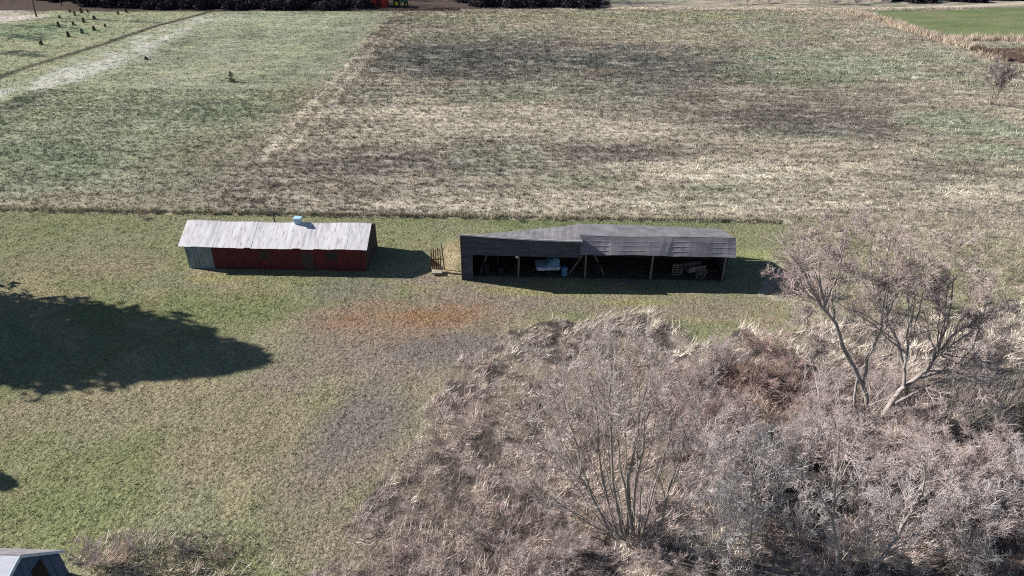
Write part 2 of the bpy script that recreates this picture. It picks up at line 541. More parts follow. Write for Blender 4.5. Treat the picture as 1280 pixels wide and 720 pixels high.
# ------------------------------------------------------------------ grass and dead weeds
def scatter(name, dens, zone_ids, xr, yr, nb, hr, wr, spread, lean, tscale=1.0, var=.25, keep=None, tint=None, swirl=False, bright=1.0, avoid=True, hs=None):
    """tufts of blades, coloured like the ground they grow from"""
    n = int(dens * (xr[1] - xr[0]) * (yr[1] - yr[0]))
    x, y = rng.uniform(*xr, n), rng.uniform(*yr, n)
    # only where the picture can see it, with a margin
    dep = y * CP + CAM_H * SP
    ok = np.abs(FOC * x / dep) < 760
    x, y = x[ok], y[ok]
    z = zones(x, y)
    ok = np.isin(z, zone_ids)
    if avoid:
        rx, ry = x, y + (x - 0) * .04
        ok &= ~((x > -32.2) & (x < -13.6) & (ry > 57.0) & (ry < 63.6)) & ~((x > -5.0) & (x < 20.8) & (ry > 56.3) & (ry < 62.4)) & ~((x < -22.8) & (y < 24.2))
    x, y, z = x[ok], y[ok], z[ok]
    if keep is not None:
        k = rng.random(len(x)) < keep(x, y)
        x, y, z = x[k], y[k], z[k]
    n = len(x)
    c = albedo(x, y, z) * bright
    if tint is not None: c = tint(x, y, c)
    c = c * (1 + var * rng.standard_normal((n, 1))).clip(.45, 1.7)
    h0 = height(x, y, z)
    sz = rng.uniform(.6, 1.35, n)
    ang = fbm(x * .35, y * .35, 77) * 12.0 if swirl else rng.uniform(0, 6.283, n)
    bx = x[:, None] + rng.normal(0, spread, (n, nb)) * sz[:, None]
    by = y[:, None] + rng.normal(0, spread, (n, nb)) * sz[:, None]
    hh = rng.uniform(*hr, (n, nb)) * sz[:, None]
    if hs is not None: hh = hh * hs(x, y)[:, None]
    ww = rng.uniform(*wr, (n, nb))
    aa = ang[:, None] + rng.normal(0, 1.0 if swirl else 2.0, (n, nb))
    ll = rng.uniform(.2, 1.0, (n, nb)) * lean * hh
    tw = rng.uniform(0, 6.283, (n, nb))
    b0 = np.stack([bx - np.cos(tw) * ww / 2, by - np.sin(tw) * ww / 2, np.repeat(h0[:, None] - .02, nb, 1)], -1)
    b1 = np.stack([bx + np.cos(tw) * ww / 2, by + np.sin(tw) * ww / 2, np.repeat(h0[:, None] - .02, nb, 1)], -1)
    tp = np.stack([bx + np.cos(aa) * ll, by + np.sin(aa) * ll, h0[:, None] + hh], -1)
    V = np.stack([b0, b1, tp], 2).reshape(-1, 3)
    cc = np.repeat(c, nb * 3, 0)
    F = np.arange(len(V)).reshape(-1, 3)
    print(name, n, 'tufts', len(F), 'faces')
    return mesh_obj(name, V, F, M['blade'], col=cc)


def straw(x, y, c):
    t = rng.random(len(x))
    return c * (1 - .38 * (t < .38)[:, None]) + .12 * (t > .75)[:, None] * C(212, 204, 186)


o = scatter('lawn_grass', 14, (0,), (-62, 48), (20, 73), 5, (.05, .11), (.03, .06), .10, .8, var=.2, bright=1.12)
tag(o, 'short mown olive green lawn grass around the two farm buildings', 'grass', kind='stuff')
o = scatter('field_grass', 3.6, (1,), (-60, 110), (68, 125), 11, (.14, .36), (.04, .08), .15, 1.3, var=.3, tint=straw, bright=1.18)
tag(o, 'clumpy straw coloured grass on the near half of the brown field', 'grass', kind='stuff')
o = scatter('field_grass', 2.0, (1, 7), (-60, 170), (125, 216), 8, (.16, .42), (.07, .13), .24, 1.3, var=.3, tint=straw, bright=1.15)
tag(o, 'thin straw grass on the far half of the brown field', 'grass', kind='stuff')
o = scatter('pasture_grass', 4.2, (2,), (-110, -33), (68, 125), 9, (.10, .28), (.04, .08), .15, 1.2, var=.28, tint=straw, bright=1.16)
tag(o, 'pale green tussock grass of the left hand pasture, near the barn', 'grass', kind='stuff')
o = scatter('pasture_grass', 1.8, (2, 6), (-170, -33), (110, 212), 7, (.08, .22), (.06, .12), .22, 1.2, bright=1.12)
tag(o, 'pale green grass of the pasture and sapling yard far behind the barn', 'grass', kind='stuff')
o = scatter('rough_grass', 9, (4,), (24, 80), (42, 76), 9, (.15, .45), (.02, .05), .16, 1.1, tint=straw, bright=1.1)
tag(o, 'rough pinkish tan grass between the shed and the large bare tree', 'grass', kind='stuff')


def weeds(x, y, c):
    t = rng.random(len(x))
    left = (fbm(x * .2, y * .2, 85) + (y - 38) * .02 - (x - 8) * .006 > .5)[:, None]
    a = np.where((t < .55)[:, None], np.where(left, C(214, 207, 192), C(206, 190, 182)), np.where(left, C(164, 157, 143), C(176, 158, 151)))
    a = np.where((t > .82)[:, None], C(214, 206, 192), a)
    a = np.where(((t > .36) & (t < .55))[:, None], C(92, 84, 78), a)
    return np.where((c.mean(1) < .13)[:, None], a * .25 + c * .8, a * .95 + c * .35)  # weeds on dark floor, painted shade patch included, take its dark tone


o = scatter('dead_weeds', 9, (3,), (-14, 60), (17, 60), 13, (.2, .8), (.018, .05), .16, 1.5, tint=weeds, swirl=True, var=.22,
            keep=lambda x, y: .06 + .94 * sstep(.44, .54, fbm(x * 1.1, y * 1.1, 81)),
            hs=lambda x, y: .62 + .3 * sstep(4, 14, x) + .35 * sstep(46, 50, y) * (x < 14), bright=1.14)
tag(o, 'matted grey tan dead weeds bent over in swirls on the brushy slope', 'weeds', kind='stuff')
cane = lambda x, y, c: np.where((rng.random(len(x)) < .5)[:, None], C(200, 182, 175), C(172, 154, 148)) + 0 * c
o = scatter('undergrowth', 5, (3,), (-14, 60), (17, 55), 6, (.6, 1.5), (.010, .022), .3, .9, tint=cane, var=.2,
            keep=lambda x, y: sstep(.36, .56, fbm(x * .12, y * .12, 83)) * np.clip((46 - y) / 8, .1, 1))
tag(o, 'thin upright pinkish canes growing through the dead weeds of the brush', 'undergrowth', kind='stuff')
ex = lambda x, y: np.exp(-((y - yf(x) - .35) / .35) ** 2) * (x < 30)
o = scatter('edge_grass', 30, (1, 2), (-62, 60), (67, 75), 8, (.22, .5), (.03, .06), .12, .7, tint=straw, keep=ex, bright=1.15)
tag(o, 'strip of taller straw grass where the mown lawn meets the fields', 'grass', kind='stuff')
rd = lambda x, y: (np.minimum(polydist(REED1, x, y), polydist(REED2, x, y)) < 1.6) * 1.0
o = scatter('reed_grass', 3, (0, 1, 2, 3, 4, 5, 6, 7), (75, 170), (140, 210), 12, (.7, 1.5), (.06, .12), .3, .5, keep=rd, bright=1.1)
tag(o, 'pinkish tan reeds lining the green crop field', 'reeds', kind='stuff')


# ------------------------------------------------------------------ bare trees and shrubs
def tubes(P, R, sides):
    """P (n,s,3) polylines, R (n,s) radii -> verts, quads"""
    n, s, _ = P.shape
    T = np.gradient(P, axis=1)
    T /= np.linalg.norm(T, axis=2, keepdims=True) + 1e-9
    ref = np.where(np.abs(T[:, :1, 2:3]) > .9, np.array([1., 0, 0]), np.array([0, 0, 1.]))
    U = np.cross(T, np.broadcast_to(ref, T.shape))
    U /= np.linalg.norm(U, axis=2, keepdims=True) + 1e-9
    W = np.cross(T, U)
    a = np.arange(sides) * 2 * np.pi / sides
    V = P[:, :, None, :] + R[:, :, None, None] * (U[:, :, None, :] * np.cos(a)[None, None, :, None] + W[:, :, None, :] * np.sin(a)[None, None, :, None])
    idx = np.arange(n * s * sides).reshape(n, s, sides)
    nx_ = np.roll(idx, -1, 2)
    F = np.stack([idx[:, :-1], nx_[:, :-1], nx_[:, 1:], idx[:, 1:]], -1).reshape(-1, 4)
    return V.reshape(-1, 3), F


def grow(p, d, L, r, segs, wig, trop, rg, taper=.25):
    n = len(p)
    P = np.zeros((n, segs + 1, 3))
    P[:, 0] = p
    d = d.copy()
    for i in range(segs):
        d = d + rg.normal(0, wig, (n, 3)) + np.array([0, 0, trop])
        d /= np.linalg.norm(d, axis=1, keepdims=True) + 1e-9
        P[:, i + 1] = P[:, i] + d * (L / segs)[:, None]
    R = r[:, None] * np.linspace(1, taper, segs + 1)[None]
    return P, R


def spawn(P, R, k, t0, ang, lf, rf, rg, Lmin=.15):
    """k children per branch -> start, dir, length, radius"""
    n, s, _ = P.shape
    seg = np.linalg.norm(np.diff(P, axis=1), axis=2).sum(1)
    i = np.repeat(np.arange(n), k)
    t = t0 + (1 - t0) * rg.random(len(i)) ** .8
    f = t * (s - 1)
    j = np.minimum(f.astype(int), s - 2)
    u = (f - j)[:, None]
    p = P[i, j] * (1 - u) + P[i, j + 1] * u
    T = P[i, j + 1] - P[i, j]
    T /= np.linalg.norm(T, axis=1, keepdims=True) + 1e-9
    rv = rg.normal(0, 1, (len(i), 3))
    rv -= (rv * T).sum(1, keepdims=True) * T
    rv /= np.linalg.norm(rv, axis=1, keepdims=True) + 1e-9
    a = rg.uniform(ang[0], ang[1], len(i))[:, None]
    d = T * np.cos(a) + rv * np.sin(a)
    L = np.maximum(seg[i] * rg.uniform(lf[0], lf[1], len(i)) * (1.15 - .6 * t), Lmin)
    rad = (R[i, j] * (1 - u[:, 0]) + R[i, j + 1] * u[:, 0]) * rf
    return p, d, L, rad


def join(parts):
    V, F, b = [], [], 0
    for v, f in parts:
        V.append(v)
        F.append(f + b)
        b += len(v)
    return np.concatenate(V), np.concatenate(F)


def bare_tree(name, loc, limbs, seed, ks=(5, 6, 5), twig_r=.011, trunk_mat='bark', crown_mat='twig', lf=((.3, .6), (.35, .7), (.4, .8)), trop=.05, ang=(.35, 1.0), t0=.3, rz=0.0):
    """limbs: list of (points (s,3) local, r0, r1).  > trunk, crown"""
    rg = np.random.default_rng(seed)
    S = 9
    P, R = [], []
    for pts, r0, r1 in limbs:
        pts = np.array([tuple(q) for q in pts], float)
        t = np.linspace(0, 1, len(pts))
        tt = np.linspace(0, 1, S)
        q = np.stack([np.interp(tt, t, pts[:, k]) for k in range(3)], 1)
        q[1:-1] += rg.normal(0, .05, (S - 2, 3))
        P.append(q)
        R.append(np.linspace(r0, r1, S))
    P, R = np.array(P), np.array(R) * .70
    tr = [tubes(P, R, 7)]
    a = spawn(P, R, ks[0], t0, ang, lf[0], .6, rg, .6)
    P1, R1 = grow(*a, 5, .16, trop, rg)
    tr.append(tubes(P1, R1, 4))
    a = spawn(P1, R1, ks[1], .15, ang, lf[1], .6, rg, .4)
    P2, R2 = grow(a[0], a[1], a[2], np.maximum(a[3], twig_r * 1.8), 4, .18, trop, rg, .5)
    cr = [tubes(P2, R2, 3)]
    a = spawn(P2, R2, ks[2], .1, ang, lf[2], .6, rg, .3)
    P3, R3 = grow(a[0], a[1], a[2], np.full(len(a[2]), twig_r), 2, .2, trop, rg, .6)
    cr.append(tubes(P3, R3, 3))
    root = empty(name, loc, rz)
    V, F = join(tr)
    mesh_obj('trunk', V, F, M[trunk_mat], root, smooth=True)
    V, F = join(cr)
    mesh_obj('crown', V, F, M[crown_mat], root)
    return root


def fan(n, h, spread, r, seed, lean=(0, 0)):
    """n stems fanning up from one stool"""
    rg = np.random.default_rng(seed)
    out = []
    for i in range(n):
        a = 2 * math.pi * (i + rg.random() * .8) / n
        s = spread * rg.uniform(.35, 1.0)
        hh = h * rg.uniform(.65, 1.0)
        x, y = math.cos(a) * s + lean[0], math.sin(a) * s + lean[1]
        b = (math.cos(a) * .12, math.sin(a) * .12, -.15)
        out.append(([b, (x * .35, y * .35, hh * .3), (x * .72, y * .72, hh * .65), (x, y, hh)], r * rg.uniform(.6, 1.0), r * .12))
    return out


def pix_limbs(base, specs):
    """specs: (list of (px,py,dy), r0, r1): limb points on the sight lines at depth base.y + dy"""
    out = []
    for L, r0, r1 in specs:
        out.append(([at_y(px, py, base.y + dy) - base for px, py, dy in L], r0, r1))
    return out


# the large bare tree, right
bA = at(1090, 527)
limbsA = pix_limbs(bA, [
    ([(1084, 530, 0), (1079, 482, .2), (1060, 442, .6), (1042, 404, .5), (1020, 372, .3), (1006, 342, 0), (988, 318, -.4)], .27, .05),
    ([(1079, 482, .2), (1084, 450, .0), (1098, 422, -.4), (1106, 395, -.8), (1108, 360, -1.2)], .15, .04),
    ([(1072, 470, .3), (1066, 520, .2)], .12, .14),
    ([(1098, 530, 0), (1112, 502, .1), (1130, 482, .4), (1152, 470, .6), (1168, 448, .6), (1178, 422, .8), (1188, 385, 1.2), (1192, 345, 1.6)], .30, .05),
    ([(1130, 482, .4), (1131, 455, .6), (1122, 424, 1.0), (1106, 398, 1.6), (1090, 370, 2.2), (1070, 335, 2.6)], .17, .04),
    ([(1130, 460, .5), (1138, 425, .8), (1150, 385, 1.2), (1160, 340, 1.8)], .13, .03),
    ([(1152, 472, .6), (1190, 461, .9), (1214, 436, 1.2), (1226, 405, 1.4), (1234, 375, 1.6)], .14, .04),
    ([(1112, 508, .1), (1146, 490, -.6), (1172, 476, -1.0), (1215, 470, -1.4), (1240, 486, -1.6)], .14, .04),
    ([(1131, 440, .7), (1110, 425, 1.2), (1084, 400, 2.0), (1050, 380, 2.4)], .10, .03),
    ([(1042, 404, .5), (1040, 370, .9), (1050, 335, 1.4), (1048, 305, 1.8)], .09, .03),
    ([(1106, 398, 1.6), (1118, 360, 2.2), (1120, 320, 2.8)], .09, .03),
])
rt = random.Random(41)
nodes_ = [(1052, 425), (1030, 385), (1131, 452), (1108, 402), (1152, 471), (1172, 442), (1100, 418), (1135, 430)]
for ex_, ey_ in ((966, 346), (978, 316), (1004, 300), (1030, 290), (1058, 286), (1086, 284), (1112, 286), (1140, 292), (1166, 302), (1192, 314), (1216, 332), (1238, 352), (1252, 386), (1256, 420), (1248, 456), (1232, 482), (1014, 432), (992, 404), (1060, 330), (1120, 330), (1180, 360), (1095, 360), (1210, 400), (1150, 340), (1035, 340)):
    n_ = min(nodes_, key=lambda q: math.hypot(q[0] - ex_, (q[1] - ey_) * .8) + rt.uniform(0, 30))
    d_ = rt.uniform(-2.2, 2.6)
    mx_, my_ = n_[0] + (ex_ - n_[0]) * .5 + rt.uniform(-8, 8), n_[1] + (ey_ - n_[1]) * .45 + rt.uniform(-6, 6)
    limbsA += pix_limbs(bA, [([(n_[0], n_[1], .6), (mx_, my_, .6 + d_ * .6), (ex_, ey_, .6 + d_)], .085, .018)])
t = bare_tree('bare_tree', bA, limbsA, 3, (6, 9, 8), .012, 'bark', 'twig_pink', ((.22, .42), (.35, .65), (.4, .8)), .03)
tag(t, 'largest bare tree with forked pale trunks and wide spreading crown right of the shed', 'tree')

# the many-stemmed clump, middle foreground
bB = at(792, 680)
limbsB = pix_limbs(bB, [
    ([(765, 665, -.3), (752, 640, -.1), (732, 606, .3), (712, 582, .6), (690, 566, .8), (668, 556, 1.0)], .13, .03),
    ([(758, 655, 0), (740, 620, -.3), (726, 580, -.6), (715, 540, -.9), (705, 500, -1.2)], .12, .03),
    ([(772, 668, .2), (756, 610, .6), (748, 560, .9), (742, 510, 1.2), (735, 470, 1.5)], .12, .03),
    ([(778, 668, -.2), (766, 600, -.4), (764, 550, -.6), (762, 500, -.9), (764, 455, -1.2)], .13, .03),
    ([(784, 668, .1), (786, 600, .4), (794, 555, .6), (800, 520, .7), (808, 480, .9)], .15, .03),
    ([(790, 662, .2), (793, 610, .2), (803, 560, -.2), (806, 530, -.4), (818, 500, -.5)], .15, .04),
    ([(810, 680, .1), (830, 650, -.2), (836, 610, -.4), (850, 565, -.6), (862, 530, -.8)], .12, .03),
    ([(802, 676, .3), (812, 630, .8), (828, 580, 1.2), (842, 540, 1.6)], .10, .03),
    ([(770, 672, .1), (740, 650, .9), (700, 632, 1.4), (672, 620, 1.8)], .08, .02),
    ([(790, 668, 0), (776, 590, -1.0), (772, 540, -1.4), (780, 490, -1.8)], .10, .02),
    ([(800, 672, 0), (856, 640, .8), (890, 610, 1.2)], .08, .02),
])
for ex_, ey_ in ((655, 520), (676, 490), (700, 470), (720, 452), (748, 440), (775, 438), (800, 446), (826, 460), (850, 480), (874, 510), (890, 560), (650, 590), (690, 530), (740, 500), (830, 520), (868, 600)):
    d_ = rt.uniform(-2.0, 2.0)
    sx_ = 790 + (ex_ - 780) * .16
    limbsB += pix_limbs(bB, [([(sx_, 674, 0), (sx_ + (ex_ - sx_) * .4 + rt.uniform(-6, 6), 674 + (ey_ - 674) * .35, d_ * .5), (sx_ + (ex_ - sx_) * .8, 674 + (ey_ - 674) * .75, d_ * .85), (ex_, ey_, d_)], .058, .014)])
t = bare_tree('bare_tree', bB, limbsB, 8, (5, 8, 7), .009, 'bark_mid', 'twig_dim', ((.2, .36), (.35, .65), (.4, .8)), .10, (.2, .7))
tag(t, 'many-stemmed bare tree fanning upward from one stool in the middle of the brush', 'tree')

# trees along the lower right
bC = at(1046, 716)
limbsC = pix_limbs(bC, [
    ([(1046, 720, 0), (1042, 660, .1), (1040, 632, 0), (1046, 600, -.3), (1050, 560, -.6), (1040, 520, -.9)], .14, .03),
    ([(1041, 640, 0), (1052, 612, .5), (1078, 600, .8), (1090, 585, 1.0)], .08, .02),
    ([(1044, 612, -.2), (1064, 575, .2), (1082, 540, .5)], .07, .02),
    ([(1042, 650, 0), (1020, 610, -.5), (1004, 580, -.8), (996, 565, -.9)], .07, .02)])
t = bare_tree('bare_tree', bC, limbsC, 13, (8, 8, 7), .010, 'bark', 'twig', ((.3, .5), (.35, .65), (.4, .8)), .09, (.25, .9))
tag(t, 'slender bare tree with pale upright stem below the large tree', 'tree')
bD = at(940, 722)
limbsD = pix_limbs(bD, [
    ([(941, 725, 0), (938, 680, 0), (941, 640, -.2), (942, 600, -.3), (938, 560, -.5)], .12, .02),
    ([(940, 660, 0), (960, 630, .5), (975, 615, .8), (985, 590, 1.0)], .06, .02),
    ([(940, 690, 0), (920, 650, -.5), (908, 610, -.8)], .06, .02)])
t = bare_tree('bare_tree', bD, limbsD, 17, (9, 8, 7), .011, 'bark', 'twig_pale', ((.3, .5), (.35, .65), (.4, .8)), .09, (.25, .9))
tag(t, 'silvery bare sapling right of the many-stemmed tree, its thin trunk at the frame bottom', 'tree')
bE = at(1098, 716)
limbsE = pix_limbs(bE, [
    ([(1085, 725, 0), (1104, 695, .1), (1118, 680, .2), (1128, 655, .2), (1148, 632, .1), (1158, 600, 0), (1156, 570, -.2)], .16, .03),
    ([(1104, 696, .1), (1140, 672, .6), (1165, 660, 1.0), (1200, 652, 1.4)], .09, .02),
    ([(1060, 725, 0), (1075, 690, .2), (1078, 660, .3)], .12, .03),
    ([(1148, 632, .1), (1175, 610, .4), (1195, 600, .6)], .06, .02)])
t = bare_tree('bare_tree', bE, limbsE, 23, (9, 8, 7), .010, 'bark', 'twig', ((.3, .5), (.35, .65), (.4, .8)), .07, (.25, .9))
tag(t, 'bare tree with pale trunk leaning right near the lower right corner', 'tree')
bF = at(1240, 132)
t = bare_tree('bare_tree', bF, fan(6, 7.0, 2.2, .11, 5), 29, (7, 8, 6), .022, 'bark_dark', 'twig_dark', ((.25, .5), (.35, .65), (.4, .8)), .1, (.2, .7))
tag(t, 'small bare tree alone at the right edge of the brown field', 'tree')
bG = at(46, 21)
limbsG = pix_limbs(bG, [([(46, 22, 0), (42, 8, 0), (39, -10, 0), (34, -40, .5), (36, -70, 0)], .35, .12), ([(40, -8, 0), (10, -30, 1), (-20, -48, 0)], .18, .06), ([(38, -20, 0), (60, -45, -1), (74, -70, 0)], .17, .06), ([(34, -40, .5), (20, -66, 0), (14, -90, 0)], .14, .05)])
t = bare_tree('bare_tree', bG, limbsG, 31, (6, 7, 5), .02, 'bark_dark', 'twig_dark', ((.25, .5), (.35, .65), (.4, .8)), .05)
tag(t, 'dark bare tree in the sapling yard, only its slim trunk in view', 'tree')
bG2 = at(-14, 30)
t = bare_tree('bare_tree', bG2, [([(0, 0, -.2), (.2, 0, 2.5), (0, .2, 6), (-.4, 0, 11)], .4, .12), ([(0.1, 0, 2.4), (2.5, .5, 4.6), (5.2, .4, 6.0), (7.6, .6, 6.6)], .2, .05), ([(.1, 0, 4), (-3, .5, 7), (-4.5, 0, 10)], .18, .05), ([(0, .2, 6), (2.5, -.6, 9), (4, 0, 12)], .16, .04)], 37, (7, 7, 5), .02, 'bark_dark', 'twig_dark', ((.25, .5), (.35, .65), (.4, .8)), .03)
tag(t, 'bare tree whose drooping boughs reach in over the pale drive', 'tree')


for px_, py_, sd_, lab_ in ((-38, 62, 43, 'dark bare tree outside the left edge, its shade streaking the near sapling yard'), (-20, 42, 44, 'dark bare tree outside the left edge, its shade reaching the nearest saplings')):
    b_ = at(px_, py_)
    t = bare_tree('bare_tree', b_, fan(5, 11.0, 3.4, .22, sd_), sd_ + 60, (7, 7, 5), .024, 'bark_dark', 'twig_dark', ((.25, .5), (.35, .65), (.4, .8)), .05, (.25, .9))
    tag(t, lab_, 'tree')


def shrub(name, loc, n, h, spread, seed, crown_mat, ks=(6, 7, 5), r=.035, twig_r=.008, trunk_mat='bark', rz=0.0):
    root = bare_tree(name, loc, fan(n, h, spread, r, seed), seed + 100, ks, twig_r, trunk_mat, crown_mat, ((.3, .55), (.35, .7), (.4, .8)), .06, (.25, .9), .15, rz)
    for ch in [x for x in COL.objects if x.parent == root]:
        if ch.name.startswith('trunk'): ch.name = 'stems'
    return root


GRP = 'bare shrubs of the thicket'
SV = [('grey pink bare shrub with fine twigs, one of the thicket below the large tree', shrub('bare_shrub', (0, 0, 0), 8, 2.8, 1.6, 201, 'twig', (5, 6, 5))),
      ('silver grey bare shrub with dense twigs, one of the thicket around the leaning trunk', shrub('bare_shrub', (0, 0, 0), 7, 3.4, 1.5, 202, 'twig_pale', (5, 6, 5))),
      ('reddish bare shrub of low tangled canes, one of the rusty clumps in the brush', shrub('bare_shrub', (0, 0, 0), 9, 1.7, 1.6, 203, 'twig_red', (5, 6, 4))),
      ('low dark bare shrub, one of the small twiggy mounds among dead weeds', shrub('bare_shrub', (0, 0, 0), 7, 1.2, 1.0, 204, 'twig_dark', (4, 5, 4)))]
SVU = [False] * 4


def put_shrub(v, p, s=1.0, label=None, group=None):
    lab, src = SV[v]
    o = src if not SVU[v] else copy_tree(src)
    SVU[v] = True
    hz = float(height(np.array([p[0]]), np.array([p[1]]))[0])
    o.location = (p[0], p[1], hz - .05)
    o.rotation_euler = (0, 0, random.uniform(0, 6.28))
    o.scale = (s, s, s * random.uniform(.85, 1.15))
    tag(o, label or lab, 'shrub', group if group is not None else GRP + (', grey pink', ', silver grey', ', reddish', ', low and dark')[v])
    if group == '': del o['group']
    return o


THICK = [(0, 40, [(900, 1230, 560, 730), (860, 1000, 540, 640), (1000, 1170, 530, 610), (1180, 1290, 600, 720)], (.8, 1.3)),
         (1, 22, [(1120, 1270, 600, 730), (880, 960, 600, 730), (980, 1100, 580, 720)], (.75, 1.15)),
         (2, 20, [(900, 1000, 440, 540), (1230, 1290, 580, 720), (840, 900, 480, 600)], (.7, 1.2)),
         (3, 9, [(640, 860, 450, 600), (560, 700, 600, 720), (1000, 1150, 450, 530), (860, 1010, 430, 480)], (.6, 1.1)),
         (0, 14, [(640, 900, 600, 735), (700, 900, 560, 735)], (.45, .8)),
         (0, 5, [(1040, 1230, 370, 430)], (.4, .6)),
         (0, 12, [(820, 920, 460, 560), (1000, 1120, 470, 530)], (.6, .95))]
for v, n, rects, sc in THICK:
    for i in range(n):
        a = rects[i % len(rects)]
        p = at(random.uniform(a[0], a[1]), random.uniform(a[2], a[3]))
        put_shrub(v, p, random.uniform(*sc))
# singles that can be told apart
put_shrub(0, at(1000, 366), .85, 'grey pink brush heap half in the shade of the long shed', '')
put_shrub(0, at(978, 362), .6, 'small twiggy shrub at the shade edge right of the long shed', '')
put_shrub(2, at(1020, 368), .6, 'reddish canes at the right end of the brush heap near the long shed', '')
put_shrub(0, at(122, 716), .6, 'grey pink bush against the right wall of the corner outbuilding', '')
put_shrub(3, at(232, 690), .55, 'dark low bush on the weedy mound right of the corner outbuilding', '')
put_shrub(0, at(165, 694), .4, 'pale twiggy bush on top of the weedy mound by the corner outbuilding', '')
for v in range(4):
    assert SVU[v]

cl = [at(*p) for p in ((1175, 549), (1205, 558), (1240, 566), (1275, 574), (1330, 590), (1400, 606))]
cv, cf = [], []
for i, q in enumerate(cl):
    hz = float(height(np.array([q.x]), np.array([q.y]))[0]) + .16
    hw = (.1, .4, .55, .6, .65, .7)[i]
    cv += [(q.x, q.y - hw, hz), (q.x, q.y + hw, hz)]
    if i: cf.append((2 * i - 2, 2 * i, 2 * i + 1, 2 * i - 1))
tag(mesh_obj('creek_water', np.array(cv), np.array(cf), M['water']), kind='structure')
# weedy mound beside the corner outbuilding
c0 = at(205, 700)
mk = lambda x, y: np.exp(-(((x - c0.x) / 4.2) ** 2 + ((y - c0.y) / 1.9) ** 2) ** 1.5)
o = scatter('mound_weeds', 34, (0,), (-26, -9), (18, 27), 9, (.15, .5), (.015, .045), .15, 1.4, tint=weeds, keep=mk, swirl=True, var=.25, bright=1.25)
tag(o, 'bent tan weeds covering the mound beside the corner outbuilding', 'weeds', kind='stuff')

# ------------------------------------------------------------------ red barn
RZ = -0.0365


def boards(mb, x0, x1, y, z0, z1f, bw, rnd, th=.03):
    """vertical boards along x, outer face at about y"""
    x = x0
    while x < x1 - .01:
        xe = min(x + bw, x1)
        d = rnd.uniform(0, .018)
        mb.box(x + .004, xe - .004, y - d, y + th, z0 + rnd.uniform(0, .05), z1f(x))
        x = xe


E1 = at(237, 335)
BL, BW, BE, BR = 17.6, 5.3, 2.58, 3.95
barn = empty('red_barn', (E1.x, E1.y, 0), RZ)
tag(barn, 'long low red barn with a pale rusty tin roof', 'barn')
rnd = random.Random(5)
mb = MB()
boards(mb, 2.55, BL, 0, -.1, lambda x: BE - .06, .24, rnd)
mb.build('wall', M['red_board'], barn)
mb = MB()
boards(mb, 0.1, BL, BW - .03, -.1, lambda x: BE - .08, .24, rnd)
mb.build('rear_wall', M['red_board'], barn)
for xx, dx in ((0, .06), (BL - .06, .06)):
    mb = MB()
    mb.poly([(xx, .03, -.1), (xx, BW, -.1), (xx, BW, BE - .03), (xx, BW / 2, BR - .1), (xx, .03, BE - .03)], (dx, 0, 0))
    mb.build('gable_wall', M['brown_board'], barn)['label'] = 'dark brown end wall'
mb = MB()
x = 0.02
while x < 2.5:
    mb.box(x, x + .28, -.012 - rnd.uniform(0, .03), .03, 0, BE - .02)
    x += .29
g_ = mb.build('sheet_panel', M['grey_sheet'], barn)
g_['label'] = 'blue grey metal sheets on the first bay'
# roof: overlapping tin sheets, front and back, with a gentle sag
sag = lambda x: -.10 * math.sin(math.pi * min(max(x / BL, 0), 1)) + .03 * math.sin(x * 1.3)
slope = (BR - BE) / (BW / 2)
OV = .24
mb = MB()
x = -.45
i = 0
while x < BL + .3:
    xe = min(x + rnd.uniform(.55, .85), BL + .32)
    k = .03 + .014 * rnd.random()
    for yy in (0, 1):
        o0 = OV + rnd.uniform(-.05, .05)
        zr0, zr1 = BR + sag(x) + k, BR + sag(xe) + k
        ze0, ze1 = BE - slope * o0 + sag(x) * .4 + k, BE - slope * o0 + sag(xe) * .4 + k
        if yy == 0:
            mb.slab([(x, -o0, ze0), (xe + .03, -o0, ze1), (xe + .03, BW / 2 + .02, zr1), (x, BW / 2 + .02, zr0)], .02)
        else:
            mb.slab([(xe + .03, BW + o0, ze1), (x, BW + o0, ze0), (x, BW / 2 - .02, zr0 + .002), (xe + .03, BW / 2 - .02, zr1 + .002)], .02)
    x = xe
    i += 1


def tin_mat():
    m, t, p = nodes_mat('barn roof tin')
    tc = N(t, 'ShaderNodeTexCoord')
    mp = N(t, 'ShaderNodeMapping')
    mp.inputs['Scale'].default_value = (1.47, .25, .25)
    t.links.new(tc.outputs['Object'], mp.inputs[0])
    nz = N(t, 'ShaderNodeTexNoise', Scale=1.6, Detail=6.0, Roughness=.6)
    t.links.new(mp.outputs[0], nz.inputs['Vector'])
    cr = N(t, 'ShaderNodeValToRGB')
    e = cr.color_ramp.elements
    e[0].position, e[1].position = .28, .62
    e[0].color, e[1].color = (.36, .33, .32, 1), (.72, .70, .705, 1)
    x = e.new(.42); x.color = (.60, .575, .58, 1)
    t.links.new(nz.outputs['Fac'], cr.inputs[0])
    n2 = N(t, 'ShaderNodeTexNoise', Scale=3.0, Detail=5.0, Roughness=.7)
    mp2 = N(t, 'ShaderNodeMapping')
    mp2.inputs['Scale'].default_value = (1.6, .3, .3)
    t.links.new(tc.outputs['Object'], mp2.inputs[0])
    t.links.new(mp2.outputs[0], n2.inputs['Vector'])
    r2 = N(t, 'ShaderNodeValToRGB')
    r2.color_ramp.elements[0].position, r2.color_ramp.elements[1].position = .53, .72
    t.links.new(n2.outputs['Fac'], r2.inputs[0])
    mx = N(t, 'ShaderNodeMix', data_type='RGBA')
    t.links.new(r2.outputs[0], mx.inputs[0])
    t.links.new(cr.outputs[0], mx.inputs[6])
    mx.inputs[7].default_value = (.27, .18, .14, 1)
    t.links.new(mx.outputs[2], p.inputs['Base Color'])
    p.inputs['Roughness'].default_value = .6
    p.inputs['Specular IOR Level'].default_value = .3
    return m


